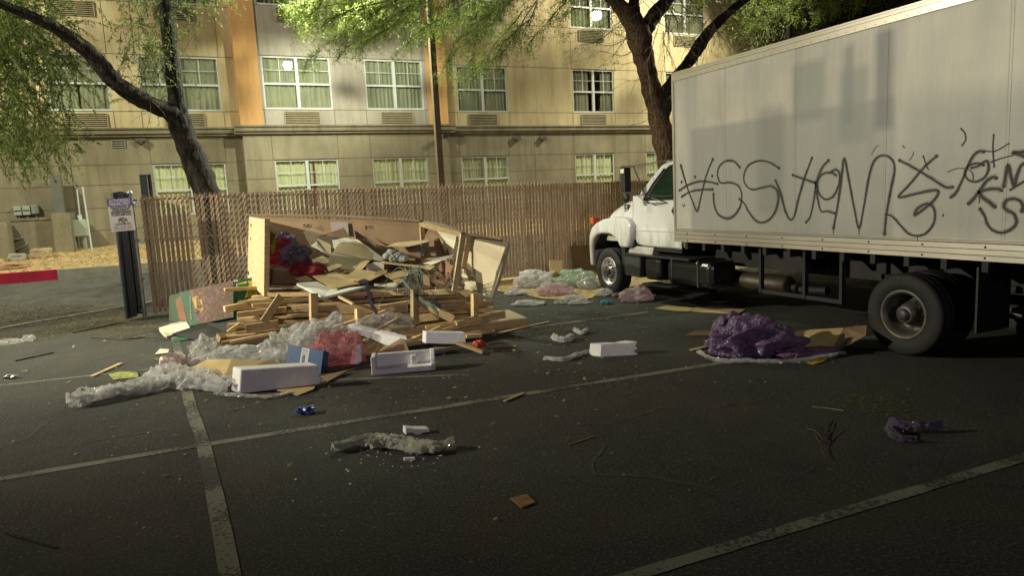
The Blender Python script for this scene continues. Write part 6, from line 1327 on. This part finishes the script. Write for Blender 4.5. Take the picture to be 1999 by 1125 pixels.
vs = [TP(Lt-.045, d, z) for d, z in pr] + [TP(Lt+.003, d, z) for d, z in pr]; q = len(pr); mb.add(vs, [tuple(range(q)), tuple(range(2*q-1, q-1, -1))]+[(i, i+q, (i+1) % q+q, (i+1) % q) for i in range(q)]); mb.build('curved_end', M_FOAM, ft_, bevel=.006)
mb = MB(); tb(.62*Lt, .72*Lt, .10, .16, H_t*.30, H_t*.8); mb.build('inner_rib', M_FOAM, ft_, bevel=.01, seg=2)
# bits under the raised foam block
for lab, q, D, m, nm in (('crumpled blue wrapper under the raised foam block', onG(855, 690, .03), (.13, .07, .05), mat('pale blue wrapper', (.10, .20, .38), .35, .4, 14), 'plastic_wrapper'), ('red capped tube end among the slats at the right', PD(935, 672, 8.5), (.08, .05, .045), mat('red cap', (.55, .07, .03), .5, .1, 5), 'red_cap'), ('white paper scrap beside the red cap', PD(915, 674, 8.6), (.12, .05, .03), M_FILMW, 'paper_scrap')):
    crumple(nm, lab, 'scrap', q, D, m, 40, .4, None, 3)
# ---- printed soil bags / boxes on the left
M_GREEN = mat('green print', (.012, .10, .04), .5, .15, 4)
def flower_mat():
    m, nt, b = new_mat('flower picture print'); v = coords(nt)
    vo = N(nt, 'ShaderNodeTexVoronoi'); vo.inputs['Scale'].default_value = 26; nt.links.new(v, vo.inputs['Vector'])
    sep = N(nt, 'ShaderNodeSeparateColor'); nt.links.new(vo.outputs['Color'], sep.inputs[0])
    pick = ramp(nt, sep.outputs[0], [(0, (.05, .07, .02)), (.22, (.20, .05, .03)), (.42, (.30, .13, .03)), (.62, (.26, .09, .07)), (.8, (.26, .12, .18)), (1, (.17, .03, .12))])
    big = ramp(nt, noise_node(nt, v, 5, 3), [(.42, (0, 0, 0)), (.58, (1, 1, 1))]); c = mixc(nt, big, pick, (.12, .045, .025)); c = mixc(nt, .5, c, pick)
    c = mixc(nt, ramp(nt, vo.outputs['Distance'], [(.3, (0, 0, 0)), (.75, (.8, .8, .8))]), c, (.05, .06, .02))
    nt.links.new(c, b.inputs['Base Color']); b.inputs['Roughness'].default_value = .5; return m
M_FLW = flower_mat()
fb = thing('seed_display_box', tuple(G(400, 630)), 'large printed garden carton with a flower picture leaning left of the stack', 'carton')
q = Q([(350, 571), (455, 548), (456, 620), (370, 637)], [11.0, 11.0, 10.8, 10.8]); xa = (q[1]-q[0]).normalized(); ya = (q[0]-q[3]).normalized()
mb = MB(); mb.fslab(q, .10); mb.build('carton_wall', M_GREEN, fb)
def qp(q, u, v, off=.004):
    n = (q[1]-q[0]).cross(q[3]-q[0]).normalized(); n = n if n.dot(CAM-q[0]) > 0 else -n
    return (q[0].lerp(q[1], u)).lerp(q[3].lerp(q[2], u), v) + n*off
mb = MB(); mb.add([qp(q, .19, .0), qp(q, 1, .0), qp(q, 1, .99), qp(q, .17, .99)], [(3, 2, 1, 0)]); mb.build('flower_picture', M_FLW, fb)
mb = MB(); mb.add([qp(q, *t, .007) for t in ((.20, .24), (.30, .20), (.38, .34), (.38, .62), (.32, .70), (.22, .56))], [(5, 4, 3, 2, 1, 0)]); mb.build('brand_patch', mat('cream yellow patch', (.55, .42, .12), .6, .25, 5), fb)
nrm = (CAM-q[0]).normalized()
mb = MB(); xb = (qp(q, .33, .22)-qp(q, .285, .68)).normalized(); nn_ = (q[1]-q[0]).cross(q[3]-q[0]).normalized(); nn_ = nn_ if nn_.dot(CAM-q[0]) > 0 else -nn_; yb = nn_.cross(xb)
text_mb(mb, 'Vigoro', .12, qp(q, .335, .47, .010), xb, yb, .0, bold=.003, width=.26); mb.build('brand_name', mat('maroon ink', (.14, .02, .03), .6, .1, 3), fb)
mb = MB(); text_mb(mb, 'SPRING FLOWER BULBS', .035, qp(q, .115, .50, .008), -xb, -yb, 0, width=.40); mb.build('side_text', mat('pale green ink', (.35, .45, .30), .6, .1, 3), fb)
g2 = thing('bulb_display_card', tuple(G(470, 615)), 'green and yellow display card with rotated white lettering behind the slats', 'display card')
q2 = Q([(426, 553), (500, 541), (520, 580), (502, 612), (450, 616), (442, 592)], [11.2, 11.35, 11.2, 11.1, 11.0, 11.05]); mb = MB().fslab(q2, .03); mb.build('card_face', M_GREEN, g2)
n2 = (q2[1]-q2[0]).cross(q2[4]-q2[0]).normalized(); n2 = n2 if n2.dot(CAM-q2[0]) > 0 else -n2
def onpl(x, y, off=.006): d = ray(x, y); t = (q2[0]+n2*off-CAM).dot(n2)/d.dot(n2); return CAM+d*t
mb = MB()
for (a, b_, c_, d_) in (((464, 553), (482, 549), (486, 580), (472, 584)), ((484, 549), (498, 547), (505, 582), (488, 581)), ((472, 585), (481, 584), (484, 596), (474, 597)), ((486, 584), (496, 584), (498, 594), (488, 595))): mb.add([onpl(*a), onpl(*b_), onpl(*c_), onpl(*d_)], [(3, 2, 1, 0)])
mb.build('product_row', mat('yellow print', (.50, .36, .03), .6, .35, 16), g2)
mb = MB(); r0, r1 = onpl(451, 600), onpl(455, 552); xt = (r1-r0).normalized(); yt = n2.cross(xt); text_mb(mb, 'SELECT', .085, onpl(450, 573, .01), xt, yt, 0, bold=.003, width=.40); text_mb(mb, 'YOUR BULBS', .085, onpl(462, 573, .01), xt, yt, 0, bold=.003, width=.50); mb.build('card_text', M_LET, g2)
g3 = thing('seed_display_box', tuple(G(345, 630)), 'dark green carton standing behind the flower carton at its left', 'carton')
q3 = Q([(330, 578), (352, 572), (368, 632), (330, 626)], [11.5, 11.4, 11.3, 11.5]); mb = MB().fslab(q3, .25); mb.build('carton_wall', mat('dull green print', (.04, .075, .035), .6, .2, 4), g3)
mb = MB(); mb.add([qp(q3, *t) for t in ((.5, .2), (.98, .1), (.98, .95), (.55, .9))], [(3, 2, 1, 0)]); mb.build('brown_print', mat('brown print', (.20, .09, .04), .6, .2, 4), g3)
mb = MB(); mb.fslab([G(310, 640, .10), G(362, 625, .12), G(372, 642, .08), G(325, 657, .03)], .06); one(mb, 'cardboard_sheet', M_CREAM, 'pale cardboard lid lying at the foot of the flower carton', 'cardboard')
mb = MB(); mb.fslab([G(336, 662, .02), G(415, 644, .06), G(425, 652, .03), G(340, 668, .01)], .02); one(mb, 'printed_sheet', M_GREEN, 'flat green printed panel lying left of the lumber stack', 'printed sheet')
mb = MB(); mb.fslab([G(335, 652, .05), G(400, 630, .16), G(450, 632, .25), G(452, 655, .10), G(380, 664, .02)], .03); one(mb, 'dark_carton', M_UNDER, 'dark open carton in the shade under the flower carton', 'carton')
mb = MB(); mb.fslab([G(212, 731, .012), G(240, 725, .03), G(268, 727, .02), (G(270, 736, .012)), G(222, 742, .012)], .004); one(mb, 'seed_packet', mat('green leaflet print', (.10, .30, .12), .5, .5, 16, col2=(.55, .5, .15)), 'green and yellow printed packet lying flat on the asphalt', 'packet')
mb = MB(); mb.fslab([G(302, 692, .02), G(312, 681, .05), G(330, 682, .04), G(328, 689, .02)], .03); one(mb, 'cardboard_scrap', M_CREAM, 'small yellowish cardboard scrap left of the film twist', 'scrap')
mb = MB(); mb.fslab([G(996, 973, .012), G(1028, 965, .012), G(1045, 980, .012), G(1018, 991, .012)], .008); one(mb, 'wood_chip_square', mat('orange brown board', (.30, .16, .06), .8, .3, 12), 'square orange brown board scrap on the near asphalt', 'scrap')
# black cable lying on the ground left of the stack
mb = MB(); mb.tube(smooth_path([GS(x, y)+Vector((0, 0, .012)) for x, y in ((140, 652), (190, 642), (240, 632), (300, 634))], 8), .012, 6); one(mb, 'black_cable', M_BLACK, 'upper run of black cable crossing the leaf litter by the gate', 'cable'); mb = MB(); mb.tube(smooth_path([GS(x, y)+Vector((0, 0, .012)) for x, y in ((180, 660), (240, 664), (290, 660), (330, 664))], 8), .010, 6)
one(mb, 'black_cable', M_BLACK, 'lower run of black cable on the ground between gate and stack', 'cable')
# ---- bags and scraps by the front wheel
for lab, x, y, h, s, m, sd in (('large clear plastic bag behind the pink one near the front wheel', 1050, 562, .13, (.42, .26, .20), M_FILMW, 51), ('clear bag with green print beside the front wheel', 1123, 562, .14, (.36, .24, .20), film_mat('greenish bag', (.62, .74, .62), .45, .95, 6), 52),
                               ('pink plastic bag among the bags near the front wheel', 1085, 578, .09, (.30, .22, .15), M_PINKP, 53), ('low clear film between the bags and the front wheel', 1150, 565, .08, (.22, .2, .12), M_FILMW, 54), ('pale pink bag on the asphalt under the cab steps', 1244, 590, .08, (.27, .16, .13), M_PINKP, 55),
                               ('small white crumpled paper against the front tyre', 1180, 579, .05, (.13, .1, .08), M_FILMW, 56), ('white plastic sheet on the mulch left of the bags', 1007, 577, .04, (.20, .12, .06), M_FILMW, 57), ('white flat bag at the mulch edge', 1030, 598, .035, (.24, .12, .05), M_FILMW, 58),
                               ('cream paper scrap in front of the pink bag', 1120, 588, .04, (.16, .12, .06), M_FILMW, 59), ('white scrap with violet print on the asphalt', 1132, 595, .03, (.17, .1, .06), M_FILMW, 60), ('small turquoise wrapper on the asphalt', 1184, 595, .03, (.09, .06, .04), mat('turquoise wrapper', (.10, .36, .42), .35, .4, 14), 61),
                               ('grey scrap at the edge of the mulch', 1095, 594, .03, (.10, .07, .04), M_FILM, 62)):
    p = G(x, y); p += V_*(s[1]*.6); crumple('plastic_bag', lab, 'plastic bag', (p.x, p.y, h), s, m, sd, .75, .012, 4)
film('thin pink tail of the bag under the cab', [(1196, 581), (1210, 578), (1235, 583)], [.05, .1, .1], .04, M_PINKP, 63)
p0 = G(1103, 560); mb = MB(); mb.slab([p0+Vector((-.13, .35, 0)), p0+Vector((.13, .25, 0)), p0+Vector((.18, .42, .50)), p0+Vector((-.06, .52, .52))], .10); one(mb, 'standing_carton', M_CARD, 'narrow tan carton standing upright against the fence', 'carton')
mb = MB(); a, b = PY(1115, 555, 14.1), PY(1165, 555, 14.1); mb.slab([Vector((a.x, 14.0, 0)), Vector((b.x+.5, 14.0, 0)), Vector((b.x+.5, 14.2, .62)), Vector((a.x+.05, 14.2, .66))], .02); one(mb, 'leaning_board', M_CARDD, 'brown board leaning on the fence behind the front wheel', 'board')
gcard('flat tan cardboard under the truck, nearer the cab', [(1278, 602), (1300, 597), (1356, 601), (1345, 608), (1318, 607)], [.012, .02, .02, .012, .012]); gcard('flat tan cardboard under the truck, nearer the rear', [(1348, 608), (1358, 600), (1455, 604), (1440, 613)], [.012, .02, .015, .012])
# purple bubble wrap heap and its carton
crumple('bubble_wrap', 'heap of purple bubble wrap on the asphalt before the rear wheel', 'bubble wrap', onG(1490, 700, .14)+V_*.22, (.43, .26, .24), M_PURP, 71, .85, .006, 6, freq=1.0)
crumple('bubble_wrap', 'low left lobe of the purple bubble wrap heap', 'bubble wrap', onG(1438, 684, .15)+V_*.2, (.20, .18, .21), M_PURP, 72, .7, .006, 5); crumple('bubble_wrap', 'flat pinkish tail of the purple bubble wrap heap', 'bubble wrap', onG(1580, 700, .04)+V_*.1, (.30, .11, .07), film_mat('pink violet wrap', (.40, .22, .38), .6, .95, 12, .25, 38), 73, .7, .006, 5)
gcard('open tan cardboard flap between bubble wrap and rear wheel', [(1548, 652), (1560, 645), (1648, 640), (1622, 684), (1570, 680)], [.10, .14, .20, .03, .02]); gcard('dark raised cardboard flap touching the rear wheel', [(1622, 684), (1650, 640), (1692, 635), (1690, 655), (1640, 682)], [.03, .20, .26, .22, .03], M_CARDD)
gcard('yellow plastic scrap below the bubble wrap tail', [(1575, 708), (1600, 699), (1618, 694), (1612, 704), (1590, 711)], [.02, .05, .06, .02, .01], mat('yellow plastic', (.60, .42, .05), .5, .1, 4), .012)
gcard('small brown carton flap left of the bubble wrap', [(1338, 655), (1355, 646), (1400, 645), (1385, 655)], [.01, .06, .06, .01], M_CARDD, .02); gcard('thin tan cardboard strip left of the bubble wrap', [(1385, 672), (1400, 645), (1408, 642), (1400, 675)], [.02, .12, .14, .02]); gcard('flat tan lath beside the paper tube', [(1345, 682), (1390, 672), (1392, 675), (1350, 685)], [.01, .02, .02, .01])
p = G(1402, 686); mb = MB(); d_ = Vector((.9, -.3, 0)); mb.lathe([(-.07, .022), (-.07, .036), (.07, .036), (.07, .022), (-.06, .022)], (p.x, p.y, .037), 'X', 18); one(mb, 'paper_tube', M_CARD, 'short cardboard tube lying in front of the bubble wrap', 'tube')
# dry twig with side shoots
mb = MB(); b0 = G(1610, 897)
for q in ([(1611, 898), (1603, 880), (1604, 862), (1590, 845), (1575, 838)], [(1604, 862), (1612, 840), (1610, 820)], [(1604, 868), (1622, 850), (1635, 840)], [(1603, 858), (1618, 842), (1632, 826)], [(1605, 870), (1595, 858), (1590, 850)]):
    mb.tube(smooth_path([G(x, y)+Vector((0, 0, .012+.01*math.sin(x))) for x, y in q], 4), .0028, 4, cap=False)
one(mb, 'dry_twig', M_TWIG, 'dry forked twig lying on the dark asphalt at the right', 'twig')
for lab, q in (('straight dry stalk lying above the forked twig', [(1585, 796), (1620, 800), (1647, 804)]), ('thin stalk beside the jagged foam chunk', [(1110, 870), (1135, 862), (1160, 854)]), ('thin dry stalk lying above the foam tray shadow', [(888, 722), (900, 716), (912, 710)])):
    mb = MB(); mb.tube(smooth_path([G(x, y)+Vector((0, 0, .008)) for x, y in q], 5), .004, 4); one(mb, 'dry_twig', M_TWIGP, lab, 'twig')
# ---- uncountable litter
random.seed(77)
def scatter(name, n, area, m, L, W, zf=None, clump=None, curl=.2, lift=.006):
    mb = MB(); c = 0; t = 0
    while c < n and t < n*12:
        t += 1; p = area()
        if p is None: continue
        if clump and noise.noise(Vector((p.x*clump, p.y*clump, 3.3))) < random.uniform(-.35, .35): continue
        a = random.uniform(0, 6.283); d = Vector((math.cos(a), math.sin(a), random.uniform(-curl, curl))); s_ = Vector((-math.sin(a), math.cos(a), random.uniform(-curl, curl))); l_ = L*random.uniform(.4, 1.5); w_ = W*random.uniform(.5, 1.4)
        z = (zf(p.x, p.y) if zf else 0)+lift+abs(d.z)*l_*.5+abs(s_.z)*w_; q = Vector((p.x, p.y, z)); mb.add([q-d*l_/2, q+s_*w_/2, q+d*l_/2, q-s_*w_/2], [(0, 1, 2, 3)]); c += 1
    o = mb.build(name, m); return tag(o, None, None, None, 'stuff')
M_LIT = leaf_mat('dry litter', (.10, .085, .03), (.36, .29, .11)); M_CHIP = leaf_mat('pale chip', (.22, .16, .07), (.55, .44, .22))
scatter('dry_leaf_litter', 9000, lambda: Vector((random.uniform(-4.5, 12), random.uniform(3, 14.2), 0)), M_LIT, .035, .007, None, 1.1)
scatter('dry_leaf_litter', 5200, lambda: GS(random.uniform(-60, 330), random.uniform(596, 668)), M_LIT, .06, .014, hz, .9)
scatter('dry_leaf_litter', 900, lambda: Vector((random.gauss(1.6, .5), random.gauss(6.5, .35), 0)) if random.random() < .5 else Vector((random.gauss(3.6, .35), random.gauss(6.0, .5), 0)), M_CHIP, .03, .004, None, 2.5)
scatter('dry_leaf_litter', 700, lambda: Vector((random.gauss(4.9, .5), random.gauss(9.2, .5), 0)), M_CHIP, .05, .008, None, 1.6)
scatter('mulch_chips', 7000, lambda: Vector((random.uniform(5.0, 11.5), random.uniform(10.4, 14.2), 0)) if True else None, M_CHIP, .055, .022, lambda x, y: .012 if (y > 10.5+abs(x-6.2)*.25 and x > 5.3) else 0, .6)
scatter('mulch_chips', 6000, lambda: Vector((random.uniform(-6, 8), random.uniform(18.7, 21.4), 0)), M_CHIP, .07, .03, hz, None, .4, .02)
scatter('paper_bits', 420, lambda: Vector((random.gauss(2.2, 2.2), random.gauss(8.6, 1.6), 0)), M_CHIP, .05, .03, None, None, .4)
scatter('foam_crumbs', 170, lambda: G(random.gauss(790, 60), random.gauss(893, 14)) if random.random() < .3 else Vector((random.uniform(-1, 6), random.uniform(4.5, 10), 0)), mat('foam crumb', (.75, .75, .75), .7, .1, 4), .022, .018, None, None)
scatter('dry_grass_tuft', 260, lambda: Vector((random.gauss(5.0, .22), random.gauss(3.9, .2), 0)), leaf_mat('yellow grass', (.12, .16, .03), (.3, .3, .06)), .09, .005, None, None, .25)
